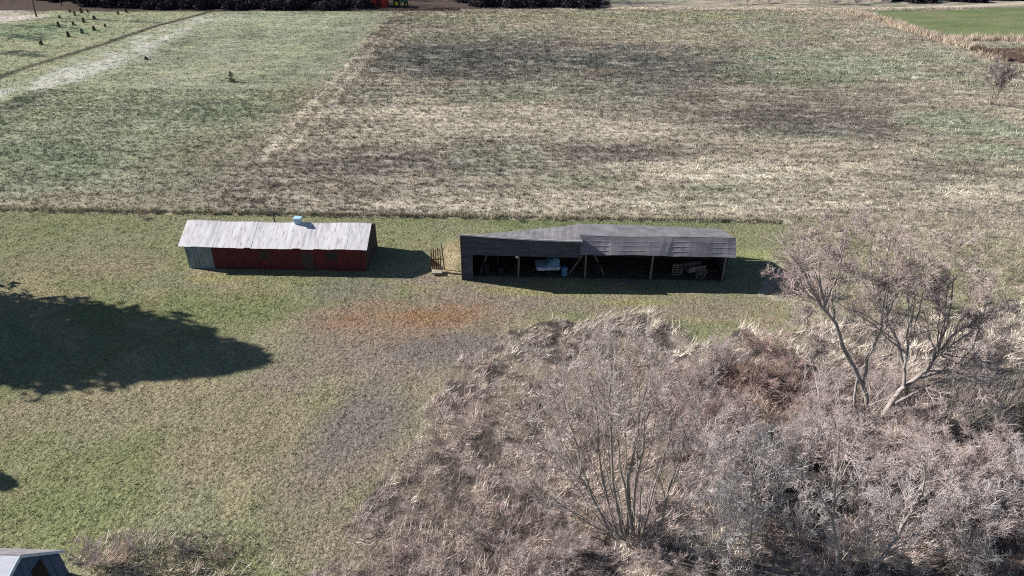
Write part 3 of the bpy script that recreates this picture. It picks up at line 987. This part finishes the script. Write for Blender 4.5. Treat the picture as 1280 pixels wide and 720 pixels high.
roof = mb.build('roof', tin_mat(), barn)
mb = MB()
mb.box(10.35, 10.95, BW / 2 - .28, BW / 2 + .28, BR - .15, BR + .42)
vent = mb.build('roof_vent', M['vent_blue'], roof, .03)
MB().box(10.28, 11.02, BW / 2 - .36, BW / 2 + .36, BR + .421, BR + .47).build('vent_cap', M['vent_blue'], barn)
dm = MB().box(11.4, 12.5, -.05, -.02, .05, 2.0)
dr = dm.build('door', M['brown_board'], barn, .006)
MB().box(11.48, 11.52, -.09, -.052, .95, 1.15).build('handle', M['rust'], dr)
for x0, x1, z0, z1 in ((13.9, 14.9, 1.25, 2.05), (7.4, 8.2, 1.3, 2.0)):
    wn = MB()
    for a in ((x0 - .06, x1 + .06, z1, z1 + .06), (x0 - .06, x1 + .06, z0 - .06, z0), (x0 - .06, x0, z0, z1), (x1, x1 + .06, z0, z1), ((x0 + x1) / 2 - .02, (x0 + x1) / 2 + .02, z0, z1)):
        wn.box(a[0], a[1], -.06, -.019, a[2], a[3])
    wf = wn.build('window', M['brown_board'], barn)
    MB().box(x0, x1, -.035, -.02, z0, z1).build('pane', M['dark_glass'], wf)
MB().bar((.8, BW - .25, BR - 1.2), (.8, BW - .25, BR + .75), .035, 8).build('vent_pipe', M['rust'], barn)

# ------------------------------------------------------------------ long open shed
E2 = at(579, 347)
shed = empty('open_shed', (E2.x, E2.y, 0), RZ)
tag(shed, 'long open-fronted shed with a dark sagging roof', 'shed')
SL, XM = 25.3, 11.1          # length, where the two roofs meet
ZL, ZM, ZR, ZE = 4.90, 4.40, 4.55, 3.14
YE, YR, YF = -.80, .35, -.35
DL, DR = 4.6, 5.8            # depths
rndS = random.Random(9)
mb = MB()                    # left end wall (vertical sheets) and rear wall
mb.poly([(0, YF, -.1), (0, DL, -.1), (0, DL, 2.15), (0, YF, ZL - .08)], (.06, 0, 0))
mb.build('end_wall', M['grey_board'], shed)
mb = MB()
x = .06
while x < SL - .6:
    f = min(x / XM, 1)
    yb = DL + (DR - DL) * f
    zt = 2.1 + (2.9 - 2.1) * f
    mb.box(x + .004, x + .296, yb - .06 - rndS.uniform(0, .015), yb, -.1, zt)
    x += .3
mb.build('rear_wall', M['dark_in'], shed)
mb = MB()                    # board front above the left bays: lapped horizontal boards
nb_ = 7
for k in range(nb_):
    a0, a1 = k / nb_, (k + 1) / nb_
    zb0, zb1 = 2.72, 2.62
    z = lambda f, x0_: (zb0 + (ZL - .1 - zb0) * f) if x0_ else (zb1 + (ZM - .1 - zb1) * f)
    d0 = rndS.uniform(0, .015)
    mb.hexa([(.02, YF - .07 - d0, z(a0, 1) + .005), (XM - .02, YF - .07 - d0, z(a0, 0) + .005), (XM - .02, YF - .02, z(a0, 0) + .005), (.02, YF - .02, z(a0, 1) + .005),
             (.02, YF - .045 - d0, z(a1, 1)), (XM - .02, YF - .045 - d0, z(a1, 0)), (XM - .02, YF - .02, z(a1, 0)), (.02, YF - .02, z(a1, 1))])
mb.build('front_board', M['grey_board'], shed)
mb = MB()                    # closed corner strip at the left front
for k in range(4):
    mb.box(.02 + k * .25, .262 + k * .25, YF - .06 - rndS.uniform(0, .015), YF - .005, 0, 2.73)
mb.build('corner_boarding', M['grey_board'], shed)
MB().box(-.09, -.002, YF - .16, YF + .05, 0, ZL - .12).build('corner_post', M['post'], shed)
# end wall between high left roof and low front slope, and right end wall
MB().poly([(XM - .015, YF, ZE - .5), (XM - .015, .3, ZE - .5), (XM - .015, .3, ZM - .3), (XM - .015, YF, ZM - .05)], (-.05, 0, 0)).build('step_wall', M['grey_board'], shed)
MB().poly([(XM + .122, .36, 3.9), (XM + .122, 5.9, 2.5), (XM + .122, 5.9, 2.9), (XM + .122, .4, 4.44)], (.03, 0, 0)).build('leak_panel', M['dark_in'], shed)  # panel added inside to block sun leaking between the two roofs
# roofs: strips with slight sag
def roof_strips(name, mat, x0, x1, n, pts, parent, th=.05, jit=.012):
    """pts(x) -> (front point (y,z), back point (y,z))"""
    m_ = MB()
    for i in range(n):
        a, b = x0 + (x1 - x0) * i / n, x0 + (x1 - x0) * (i + 1) / n
        (ya, za), (yb, zb) = pts(a)
        (yc, zc), (yd, zd) = pts(b)
        j = rndS.uniform(0, jit)
        m_.slab([(a, ya, za + j), (b - .006, yc, zc + j), (b - .006, yd, zd + j), (a, yb, zb + j)], th)
    return m_.build(name, mat, parent)


def left_pts(x):
    f = min(max(x / XM, 0), 1)
    zf = ZL + (ZM - ZL) * f - .10 * math.sin(math.pi * f)
    return (YF - .27, zf + .06), (DL + (DR - DL) * f + .3, 2.1 + .8 * f - .05 * math.sin(math.pi * f))


def right_pts(x):
    f = (x - XM) / (SL - XM)
    zr = ZR + .02 - .06 * math.sin(math.pi * f * 2) - .04 * f
    return (YR, zr), (DR + .3 - .5 * f, 3.0 + .05 * math.sin(5 * f))


def visor_pts(x):
    f = (x - XM) / (SL - XM)
    zr = ZR + .02 - .06 * math.sin(math.pi * f * 2) - .04 * f
    return (YE + .04 * math.sin(23 * f), ZE + .05 * math.sin(4 * f) - .09 * max(0, math.sin(13 * f)) ** 6), (YR + .015, zr - .004)


r1 = roof_strips('roof', M['roof_dark'], -.2, XM + .12, 16, left_pts, shed)
r1['label'] = 'dark grey left roof, higher at its front edge'
r2 = roof_strips('roof', M['roof_dark'], XM - .15, SL, 18, right_pts, shed)
r2['label'] = 'dark grey rear slope of the right roof'
r3 = roof_strips('front_slope', M['visor'], XM - .05, SL + .05, 20, visor_pts, shed)
# lapped courses on the front slope
mb = MB()
for k in range(1, 4):
    f = k / 4
    for i in range(12):
        xa, xb = XM + (SL - XM) * i / 12, XM + (SL - XM) * (i + 1) / 12
        pa, pb = visor_pts(xa), visor_pts(xb)
        L_ = lambda p: (p[0][0] + (p[1][0] - p[0][0]) * f, p[0][1] + (p[1][1] - p[0][1]) * f + .004)
        a, b = L_(pa), L_(pb)
        mb.hexa([(xa, a[0] - .05, a[1] - .04), (xb, b[0] - .05, b[1] - .04), (xb, b[0] + .03, b[1] + .02), (xa, a[0] + .03, a[1] + .02),
                 (xa, a[0] - .05, a[1] - .04 + .006), (xb, b[0] - .05, b[1] - .04 + .006), (xb, b[0] + .03, b[1] + .026), (xa, a[0] + .03, a[1] + .026)])
mb.build('lap_strip', M['visor'], r3)
m_ = MB()
for k in range(10):
    a, b = -.2 + (XM + .3) * k / 10, -.2 + (XM + .3) * (k + 1) / 10
    za, zb = left_pts(a)[0][1], left_pts(b)[0][1]
    m_.hexa([(a, YF - .32, za - .10), (b, YF - .32, zb - .10), (b, YF - .275, zb - .10), (a, YF - .275, za - .10), (a, YF - .32, za + .045), (b, YF - .32, zb + .045), (b, YF - .275, zb + .045), (a, YF - .275, za + .045)])
e_ = m_.build('edge_flashing', M['tin'], r1)
for px, ln in ((5.3, .05), (11.7, -.06), (17.9, .04), (24.7, .0)):
    h_ = 2.7 if px < XM else ZE + .60
    MB().hexa([(px - .09, .02, -.1), (px + .09, .02, -.1), (px + .09, .2, -.1), (px - .09, .2, -.1),
               (px - .08 + ln, .02, h_), (px + .08 + ln, .02, h_), (px + .08 + ln, .2, h_), (px - .08 + ln, .2, h_)]).build('post', M['post'], shed)
for px in (3.2, 8.4):
    MB().box(px - .07, px + .07, 2.4, 2.54, -.1, 3.0).build('post', M['brown_board'], shed)
MB().box(XM, SL - .1, .03, .16, ZE + .38, ZE + .56).build('beam', M['post'], shed)
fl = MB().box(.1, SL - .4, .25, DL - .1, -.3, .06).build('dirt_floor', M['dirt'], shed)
dwn = MB().poly([(SL - .35, .3, -.1), (SL - .35, DR - .6, -.1), (SL - .35, DR - .6, 2.8), (SL - .35, .4, ZR - .15), (SL - .35, .3, ZR - .2)], (.05, 0, 0))
dwn.build('end_wall', M['grey_board'], shed)['label'] = 'boarded right end of the shed'

# things kept in the shed
def local(x, y, z=0.0):
    c, s = math.cos(RZ), math.sin(RZ)
    return Vector((E2.x + x * c - y * s, E2.y + x * s + y * c, z))


p = local(8.2, 1.3, .06)
boat = empty('covered_trailer', p, RZ + .1)
tag(boat, 'trailer under a blue cover with a pale bow, inside the open shed', 'trailer')
mb = MB()
mb.hexa([(-1.1, -.75, .55), (1.0, -.75, .55), (1.0, .75, .55), (-1.1, .75, .55), (-1.3, -.85, .95), (1.1, -.85, .95), (1.1, .85, .95), (-1.3, .85, .95)])
mb.build('hull', M['pale_blue'], boat, .06)
mb = MB()
mb.hexa([(-.35, -.8, .96), (1.05, -.8, .96), (1.05, .8, .96), (-.35, .8, .96), (.35, -.5, 1.62), (1.0, -.45, 1.7), (1.0, .45, 1.7), (.35, .5, 1.62)])
mb.build('cover', M['blue'], boat, .12)
MB().box(-1.4, 1.2, -.3, .3, .40, .548).build('trailer_frame', M['rust'], boat)
for s in (-1, 1):
    MB().bar((0, s * .9 - .08, .3), (0, s * .9 + .08, .3), .3, 14).build('wheel', M['tyre'], boat)
p = local(22.2, 1.0, .06)
wag = empty('farm_wagon', p, RZ + .3)
tag(wag, 'old farm cart with a round wheel near the right end of the shed', 'cart')
MB().box(-.9, .9, -.5, .5, .75, .85).box(-.9, .9, -.5, -.44, .85, 1.3).box(-.9, .9, .44, .5, .85, 1.3).build('bed', M['post'], wag)
for s in (-1, 1):
    wv = MB()
    for i in range(14):
        a, b = 2 * math.pi * i / 14, 2 * math.pi * (i + 1) / 14
        wv.bar((.4 + math.cos(a) * .55, s * .62, .58 + math.sin(a) * .55), (.4 + math.cos(b) * .55, s * .62, .58 + math.sin(b) * .55), .06, 5)
    for i in range(7):
        a = math.pi * i / 7
        wv.bar((.4 - math.cos(a) * .55, s * .62, .58 - math.sin(a) * .55), (.4 + math.cos(a) * .55, s * .62, .58 + math.sin(a) * .55), .025, 4)
    wv.build('wheel', M['post'], wag)
MB().bar((.9, 0, .7), (2.4, -.3, .25), .05).build('shaft', M['post'], wag)
p = local(15.3, -.15, .02)
mb = MB()
for i in range(3):
    mb.box(-1.3 + i * .15, 1.3 + i * .1, -.25 + i * .2, -.07 + i * .2, 0, .05 + .02 * i)
o = mb.build('plank_stack', M['post'])
o.location, o.rotation_euler = p, (0, 0, RZ - .05)
tag(o, 'pale grey planks lying on the ground at the shed front', 'planks')
p = local(20.6, 1.1, .06)
pal = empty('pallet', p, RZ + .05)
tag(pal, 'wooden pallet stood on edge beside the cart in the shed', 'pallet')
mb = MB()
for i in range(5): mb.box(-.5, .5, -.02, 0, .02 + i * .26, .16 + i * .26)
mb.build('slat', M['post'], pal)
mb = MB()
for x_ in (-.5, -.05, .4): mb.box(x_, x_ + .1, .001, .09, .02, 1.2)
mb.build('stringer', M['post'], pal)
lampo = empty('white_jug', local(5.15, -.05, 2.32), 0)
tag(lampo, 'small white jug hanging from the front beam of the open shed', 'jug')
MB().bar((0, 0, 0), (0, 0, .28), .12, 10, .12).bar((0, 0, .28), (0, 0, .36), .12, 10, .04).build('bottle', M['white'], lampo)
MB().bar((0, 0, .36), (0, 0, .46), .012, 5).build('hook', M['rust'], lampo)
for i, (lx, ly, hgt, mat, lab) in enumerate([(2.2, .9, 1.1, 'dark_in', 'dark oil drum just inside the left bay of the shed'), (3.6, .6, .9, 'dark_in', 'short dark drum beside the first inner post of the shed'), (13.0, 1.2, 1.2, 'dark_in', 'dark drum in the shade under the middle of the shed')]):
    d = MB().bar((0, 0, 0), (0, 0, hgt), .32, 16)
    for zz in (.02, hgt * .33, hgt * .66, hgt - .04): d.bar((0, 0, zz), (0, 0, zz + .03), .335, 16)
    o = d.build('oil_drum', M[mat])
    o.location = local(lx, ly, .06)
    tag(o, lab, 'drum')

for i, (lx, ly, mat, lab) in enumerate([(6.4, .7, 'tyre', 'stack of old black tyres left of the blue covered trailer in the shed'), (19.3, 1.4, 'tyre', 'stack of old black tyres left of the pallet in the shed')]):
    d = MB()
    for k in range(3):
        for a_ in range(12):
            t0_, t1_ = 2 * math.pi * a_ / 12, 2 * math.pi * (a_ + 1) / 12
            ox = .04 * math.sin(5 * k + i)
            d.bar((ox + .33 * math.cos(t0_), .33 * math.sin(t0_), .12 + .23 * k), (ox + .33 * math.cos(t1_), .33 * math.sin(t1_), .12 + .23 * k), .115, 7)
    o = d.build('tyre_stack', M[mat], smooth=True)
    o.location = local(lx, ly, .06)
    tag(o, lab, 'tyres')
for i, (lx, ang_, lab) in enumerate([(1.6, .35, 'long grey board leaning against the left bay of the shed'), (13.6, -.5, 'grey board leaning in the dark middle bay of the shed'), (10.2, .6, 'grey board leaning right of the blue covered trailer')]):
    o = MB().box(-.09, .09, -.02, .02, 0, 2.5).build('leaning_board', M['post'])
    o.location, o.rotation_euler = local(lx, .9, .08), (-.25, ang_, RZ)
    tag(o, lab, 'board')
o = MB().bar((0, 0, 0), (0, 0, .85), .29, 16).bar((0, 0, .25), (0, 0, .29), .305, 16).bar((0, 0, .55), (0, 0, .59), .305, 16).build('blue_barrel', M['blue'])
o.location = local(9.75, .8, .06)
tag(o, 'small blue barrel just right of the covered trailer in the shed', 'barrel')

# rusty implement rack between the buildings
p = at(547, 339)
rack = empty('rusty_rack', (p.x, p.y, 0), .05)
tag(rack, 'rusty upright harrow with tall red brown bars, leaning between barn and shed', 'harrow')
mb = MB()
for z_ in (.25, 1.3):
    MB().box(-.55, .55, -.04, .04, z_, z_ + .09).build('rail', M['rust'], rack)
for i in range(5):
    x_ = -.5 + i * .21
    MB().hexa([(x_ - .045, -.09, -.05), (x_ + .045, -.09, -.05), (x_ + .045, -.041, -.05), (x_ - .045, -.041, -.05), (x_ - .045, .05, 2.4 + .15 * (i % 2)), (x_ + .045, .05, 2.4 + .15 * (i % 2)), (x_ + .045, .1, 2.4 + .15 * (i % 2)), (x_ - .045, .1, 2.4 + .15 * (i % 2))]).build('bar', M['rust'], rack)
mb = MB().box(-.5, .5, -.9, -.1, .15, .3)
for i in range(6): mb.bar((-.45 + i * .18, -.9, .3), (-.5 + i * .18, -.55, .85), .02, 5)
mb.build('tine_bed', M['rind'], rack)
p = at(555.5, 337)
pst = empty('fence_post', (p.x, p.y, 0))
tag(pst, 'dark crooked post right of the rusty harrow', 'post')
MB().bar((0, 0, -.2), (-.08, .05, 1.5), .07, 7, .06).bar((-.08, .05, 1.5), (-.2, .1, 2.9), .06, 7, .045).build('shaft', M['bark_dark'], pst)
MB().bar((-.13, .07, 2.0), (.15, .05, 2.6), .03, 5, .01).build('stub', M['bark_dark'], pst)

# posts along the field edge
def post(px, py, h, lab, lean=0.0):
    q = at(px, py)
    r_ = empty('fence_post', (q.x, q.y, 0), 0)
    tag(r_, lab, 'post')
    m_ = MB().bar((0, 0, -.3), (lean, 0, h), .075, 8, .065)
    m_.build('shaft', M['bark_dark'], r_)
    return r_


q = post(344, 284, 1.9, 'tall dark post standing behind the middle of the barn roof', .1)
MB().box(-.35, .35, -.03, .03, 1.55, 1.63).build('crossbar', M['bark_dark'], q)
put_shrub(3, at(57, 262), .42, 'dark tuft on the field edge at far left, left of the weed by the barn', '')
put_shrub(3, at(194, 265), .36, 'dark weed on the field edge just left of the barn', '')
put_shrub(3, at(336, 268), .40, 'dark weed on the field edge above the barn roof', '')
put_shrub(2, at(180, 273), .35, 'small reddish weed on the lawn strip left of the barn', '')
put_shrub(3, at(648, 276), .4, 'dark weed behind the left roof of the long shed', '')

# ------------------------------------------------------------------ corner outbuilding, lower left
AP = at(20, 695, 4.5)
out = empty('outbuilding', (AP.x, AP.y, 0), RZ)
tag(out, 'small blue grey outbuilding with white roof cut off by the lower left corner', 'outbuilding')
WL, EF, EN = 8.0, 2.2, 2.6
ZF, ZN = 2.05, 3.75
mb = MB()
mb.poly([(0, -EN + .15, -.2), (0, EF - .12, -.2), (0, EF - .12, ZF + .02), (0, 0, 4.40), (0, -EN + .15, ZN - .08)], (-.08, 0, 0))
mb.box(-WL, -.081, EF - .2, EF - .121, -.2, ZF)
mb.box(-WL, -.081, -EN + .15, -EN + .23, -.2, ZN - .1)
w_ = mb.build('wall', M['blue_board'], out)
mb = MB()
for i in range(11):
    y0 = -EN + .2 + i * .38
    if y0 + .05 < EF - .15:
        zt = 4.40 + (ZF + .02 - 4.40) * max(y0, 0) / (EF - .12) if y0 > 0 else 4.40 + (ZN - .08 - 4.40) * (-y0) / (EN - .15)
        mb.box(.001, .022, y0, y0 + .05, 0, zt - .12)
mb.build('batten', M['blue_board'], out)
d_ = MB().box(.024, .05, .25, 1.0, 0, 2.95).build('door', M['brown_door'], out)
d_['label'] = 'dark brown door in the gable wall'
rf1 = MB().slab([(-WL, 0, 4.5), (.18, 0, 4.5), (.18, EF, ZF), (-WL, EF, ZF)], -.06).build('roof', M['shingle'], out)
rf1['label'] = 'grey shingled far slope'
mb = MB()
for i in range(9):
    a, b = -WL + (WL + .18) * i / 9, -WL + (WL + .18) * (i + 1) / 9
    mb.slab([(a, -EN, ZN), (b - .012, -EN, ZN), (b - .012, -.002, 4.51), (a, -.002, 4.51)], .05)
rf2 = mb.build('roof', M['white_sheet'], out)
rf2['label'] = 'white sheet near slope'
mb = MB()
mb.hexa([(.182, 0, 4.36), (.225, 0, 4.36), (.225, EF + .05, ZF - .18), (.182, EF + .05, ZF - .18), (.182, 0, 4.56), (.225, 0, 4.56), (.225, EF + .05, ZF + .04), (.182, EF + .05, ZF + .04)])
mb.hexa([(.182, -EN, ZN - .14), (.225, -EN, ZN - .14), (.225, -.003, 4.36), (.182, -.003, 4.36), (.182, -EN, ZN + .05), (.225, -EN, ZN + .05), (.225, -.003, 4.56), (.182, -.003, 4.56)])
mb.build('rake_trim', M['pale_blue'], out)

# ------------------------------------------------------------------ evergreens left of the frame whose shade falls on the lawn
def evergreen(name, loc, h, rad, base, seed, n, fs=.35, mat='needle', lean=0.0):
    rg = np.random.default_rng(seed)
    t = base + (1 - base) * rg.random(n) ** 1.25
    z = t * h
    u = (t - base) / (1 - base)
    prof = np.sin(np.pi * np.clip(u * .62 + .36, 0, 1)) ** .8
    a = rg.uniform(0, 6.283, n)
    lob = .55 + .8 * fbm(a * 1.9 + 3 * seed, z * .6, seed, 2)
    r = rad * prof * lob * rg.random(n) ** .45
    P = np.stack([r * np.cos(a), r * np.sin(a) - lean * (1 - u), z - .12 * r], 1)
    D = rg.normal(0, 1, (n, 3, 3))
    D /= np.linalg.norm(D, axis=2, keepdims=True)
    V = (P[:, None] + D * fs * rg.uniform(.5, 1.3, (n, 1, 1))).reshape(-1, 3)
    root = empty(name, loc)
    m_ = MB().bar((0, 0, -.3), (0, 0, h * .9), .05 + h * .014, 9, .03)
    m_.build('trunk', M['bark_dark'], root)
    mesh_obj('crown', V, np.arange(n * 3).reshape(-1, 3), M[mat], root)
    return root


tip = at(322, 448)
sh = 1 / math.tan(SUN_EL)
TH = 24.0
t = evergreen('pine_tree', (tip.x - TH * sh * math.cos(SUN_OFF), tip.y + TH * sh * math.sin(SUN_OFF) - .3, 0), TH, 8.0, .12, 4, 25000, .5, lean=5.4)
tag(t, 'tall dense evergreen outside the left edge, its shade lying across the lawn', 'tree')
tip2 = at(15, 607)
t = evergreen('pine_tree', (tip2.x - 8 * sh * math.cos(SUN_OFF), tip2.y + 8 * sh * math.sin(SUN_OFF), 0), 8.0, 2.2, .08, 6, 5000, .3)  # unseen tree, put here only for its shade tip on the lawn
tag(t, 'smaller evergreen added outside the left edge to cast a shade tip on the lawn', 'tree')

# ------------------------------------------------------------------ sapling yard, top left
sap = evergreen('sapling', (0, 0, 0), .95, .42, .05, 9, 220, .15)
spots = [(75, 23), (94, 19.5), (118, 24), (105, 28), (92, 31.5), (74, 34), (118, 38), (132, 34), (86, 46), (103, 41.5), (88, 15.5), (102, 16), (110, 15.5), (52, 56), (158, 15.5), (148, 18)]
for i, (px, py) in enumerate(spots):
    o = sap if i == 0 else copy_tree(sap)
    q = at(px, py)
    o.location = (q.x, q.y, 0)
    s = random.uniform(.75, 1.15)
    o.scale = (s, s, s * random.uniform(.9, 1.3))
    o.rotation_euler = (0, 0, random.uniform(0, 6.28))
    tag(o, 'small dark evergreen sapling, one of those planted in rows in the far left yard', 'sapling', 'saplings planted in the yard')
o = evergreen('small_bush', at(290, 103), 2.0, .7, .05, 12, 350, .16, 'bush_green')
tag(o, 'lone dull green bush standing in the pale green pasture', 'bush')
o = evergreen('small_bush', at(183, 75), .7, .45, .05, 13, 200, .14, 'bush_dark')
tag(o, 'dark low tuft beside the bleached track', 'bush')

# ------------------------------------------------------------------ far edge: woods, red shed, tractor, car
def leafy(name, loc, rx, ry, h, seed, n, mat, fs=.3):
    rg = np.random.default_rng(seed)
    d = rg.normal(0, 1, (n, 3))
    d /= np.linalg.norm(d, axis=1, keepdims=True)
    lob = .65 + .6 * vnoise(d[:, 0] * 3 + seed, d[:, 1] * 3 + d[:, 2] * 2, seed)
    r = (rg.random(n) ** .4 * lob)[:, None]
    P = d * r * np.array([rx, ry, h])
    P[:, 2] = np.abs(P[:, 2]) + .05
    D = rg.normal(0, 1, (n, 3, 3))
    D /= np.linalg.norm(D, axis=2, keepdims=True)
    V = (P[:, None] + D * fs * rg.uniform(.5, 1.3, (n, 1, 1))).reshape(-1, 3)
    root = empty(name, loc)
    m_ = MB()
    for k in range(4): m_.bar((0, 0, -.2), (rx * .4 * math.cos(k * 1.7), ry * .4 * math.sin(k * 1.7), h * .6), .07, 5, .02)
    m_.build('stems', M['bark_dark'], root)
    mesh_obj('foliage', V, np.arange(n * 3).reshape(-1, 3), M[mat], root)
    return root


bushes = [leafy('dark_bush', (0, 0, 0), 3.2, 2.2, 2.6, 60 + i, 1500, 'bush_dark', .35) for i in range(2)]
ub = [False, False]
bl = []
for px in range(118, 462, 11): bl.append((px + random.uniform(-4, 4), random.uniform(9, 12) - (3 if px < 170 else 0)))
for px in range(60, 462, 11): bl.append((px + random.uniform(-4, 4), random.uniform(0, 5)))
for px in range(596, 752, 13): bl.append((px, random.uniform(7, 10)))
for px in range(580, 752, 11): bl.append((px, random.uniform(0, 4)))
for px in range(1110, 1290, 13): bl.append((px, random.uniform(0, 3)))
for i, (px, py) in enumerate(bl):
    k = i % 2
    o = bushes[k] if not ub[k] else copy_tree(bushes[k])
    ub[k] = True
    q = at(px, py)
    o.location = (q.x, q.y, 0)
    s = random.uniform(.7, 1.25)
    o.scale = (s * 1.15, s, s)
    o.rotation_euler = (0, 0, random.uniform(0, 6.28))
    where = 'wood behind the pale green pasture' if px < 500 else ('hedge beyond the middle of the brown field' if px < 900 else 'wood beyond the green crop')
    tag(o, 'dark leafless bush along the ' + where, 'bush', 'dark bushes of the ' + where)
wv = []
for k in range(3):
    rg = random.Random(70 + k)
    h = 13 + 2 * k
    wv.append(bare_tree('woodland_tree', (0, 0, 0), [([(0, 0, -.3), (.1, 0, h * .3), (.2, .2, h * .65), (0, 0, h)], .24, .05), ([(.1, 0, h * .3), (1.6, .6, h * .55), (2.6, 1, h * .8)], .12, .03), ([(.1, 0, h * .22), (-1.7, -.6, h * .4), (-2.6, -.4, h * .7)], .11, .03)], 80 + k, (7, 6, 4), .025, 'bark_dark', 'wood_dark', ((.25, .5), (.35, .65), (.4, .8)), .05, (.3, 1.0), .12))
uw = [False] * 3
tl = [(px + random.uniform(-6, 6), random.uniform(-6, 8)) for px in range(60, 470, 11)] + [(px, random.uniform(-6, 3)) for px in range(560, 760, 16)] + [(px, random.uniform(-9, -1)) for px in range(1100, 1300, 15)]
for i, (px, py) in enumerate(tl):
    k = i % 3
    o = wv[k] if not uw[k] else copy_tree(wv[k])
    uw[k] = True
    q = at(px, py)
    o.location = (q.x, q.y, 0)
    s = random.uniform(.8, 1.2)
    o.scale = (s, s, s)
    o.rotation_euler = (0, 0, random.uniform(0, 6.28))
    where = 'wood behind the pale green pasture' if px < 500 else ('hedge beyond the middle of the brown field' if px < 900 else 'wood beyond the green crop')
    tag(o, 'slim bare tree in the ' + where, 'tree', 'trees of the ' + where)
# scrub beyond the path, top right
for i in range(26):
    put_shrub(random.choice((0, 1)), at(random.uniform(905, 1110), random.uniform(2, 8)), random.uniform(.6, 1.0), 'pale bare scrub beyond the path at the far end of the brown field', 'pale scrub beyond the path')

q = at(474, 9)
red = empty('red_shed', (q.x, q.y, 0), -.03)
tag(red, 'small red shed at the far end of the field, beside the green tractor', 'shed')
mb = MB().box(-2.15, 2.15, 0, .1, 0, 3.0).box(-2.15, -2.05, .1, 4, 0, 3.0).box(2.05, 2.15, .1, 4, 0, 3.0).box(-2.05, 2.05, 3.9, 4, 0, 3)
mb.build('wall', M['red_paint'], red)
MB().slab([(-2.4, -.3, 2.9), (2.4, -.3, 2.9), (2.4, 2, 4.3), (-2.4, 2, 4.3)], .08).slab([(2.4, 4.3, 2.9), (-2.4, 4.3, 2.9), (-2.4, 2, 4.302), (2.4, 2, 4.302)], .08).build('roof', M['shingle'], red)
MB().poly([(-2.149, .05, 2.9), (-2.149, 3.95, 2.9), (-2.149, 2, 4.2)], (.08, 0, 0)).poly([(2.07, .05, 2.9), (2.07, 3.95, 2.9), (2.07, 2, 4.2)], (.08, 0, 0)).build('gable', M['red_paint'], red)
MB().box(-.7, .7, -.05, -.003, 0, 2.2).build('door', M['red_board'], red)

q = at(500, 8)
tra = empty('tractor', (q.x, q.y, 0), .15)
tra.scale = (1.25, 1.25, 1.25)
tag(tra, 'green tractor parked right of the small red shed', 'tractor')
MB().hexa([(.2, -.4, .9), (2.0, -.35, .85), (2.0, .35, .85), (.2, .4, .9), (.2, -.38, 1.65), (1.95, -.3, 1.5), (1.95, .3, 1.5), (.2, .38, 1.65)]).build('hood', M['green_paint'], tra, .05)
MB().box(-1.2, .2, -.35, .35, .7, 1.15).build('chassis', M['green_paint'], tra, .03)
cb = MB()
for sx in (-1.2, .1):
    for sy in (-.6, .6): cb.bar((sx, sy, 1.15), (sx * .9, sy * .9, 2.5), .05)
cb.box(-1.2, .2, -.62, .62, 2.5, 2.62)
cb.build('cab_frame', M['green_paint'], tra)
MB().box(-.9, -.4, -.25, .25, 1.16, 1.35).box(-.95, -.85, -.25, .25, 1.35, 1.8).build('seat', M['yellow_paint'], tra)
for x_, y_, r_, w_ in ((-.75, .78, .8, .4), (-.75, -.78, .8, .4), (1.5, .65, .5, .28), (1.5, -.65, .5, .28)):
    t_ = MB().bar((x_, y_ - w_ / 2, r_), (x_, y_ + w_ / 2, r_), r_, 20).build('wheel', M['tyre'], tra)
    MB().bar((x_, y_ - w_ / 2 - .02, r_), (x_, y_ + w_ / 2 + .02, r_), r_ * .55, 14).build('rim', M['yellow_paint'], t_)
MB().bar((1.2, 0, 1.5), (1.2, 0, 2.3), .05).build('exhaust', M['tyre'], tra)
o = post(535, 10.5, 1.3, 'short dark post on the pale ground right of the tractor')

q = at(747, 6)
car = empty('parked_car', (q.x, q.y, 0), .2)
tag(car, 'dark blue car with pale roof parked at the end of the far hedge', 'car')
prof = [(-2.1, .35), (2.1, .35), (2.1, .75), (1.3, .95), (-2.0, .95), (-2.1, .8)]
MB().poly([(a, -.85, b) for a, b in prof], (0, 1.7, 0)).build('body', M['car_blue'], car, .05)
prof = [(-1.7, .952), (.8, .952), (.25, 1.42), (-1.4, 1.42)]
MB().poly([(a, -.74, b) for a, b in prof], (0, 1.48, 0)).build('window', M['dark_glass'], car)
MB().box(-1.4, .25, -.72, .72, 1.422, 1.48).build('roof', M['white'], car, .02)
for x_ in (-1.3, 1.3):
    for y_ in (-.8, .8):
        t_ = MB().bar((x_, y_ - .1, .32), (x_, y_ + .1, .32), .32, 16).build('wheel', M['tyre'], car)
        MB().bar((x_, y_ - .115, .32), (x_, y_ + .115, .32), .17, 12).build('rim', M['white'], t_)
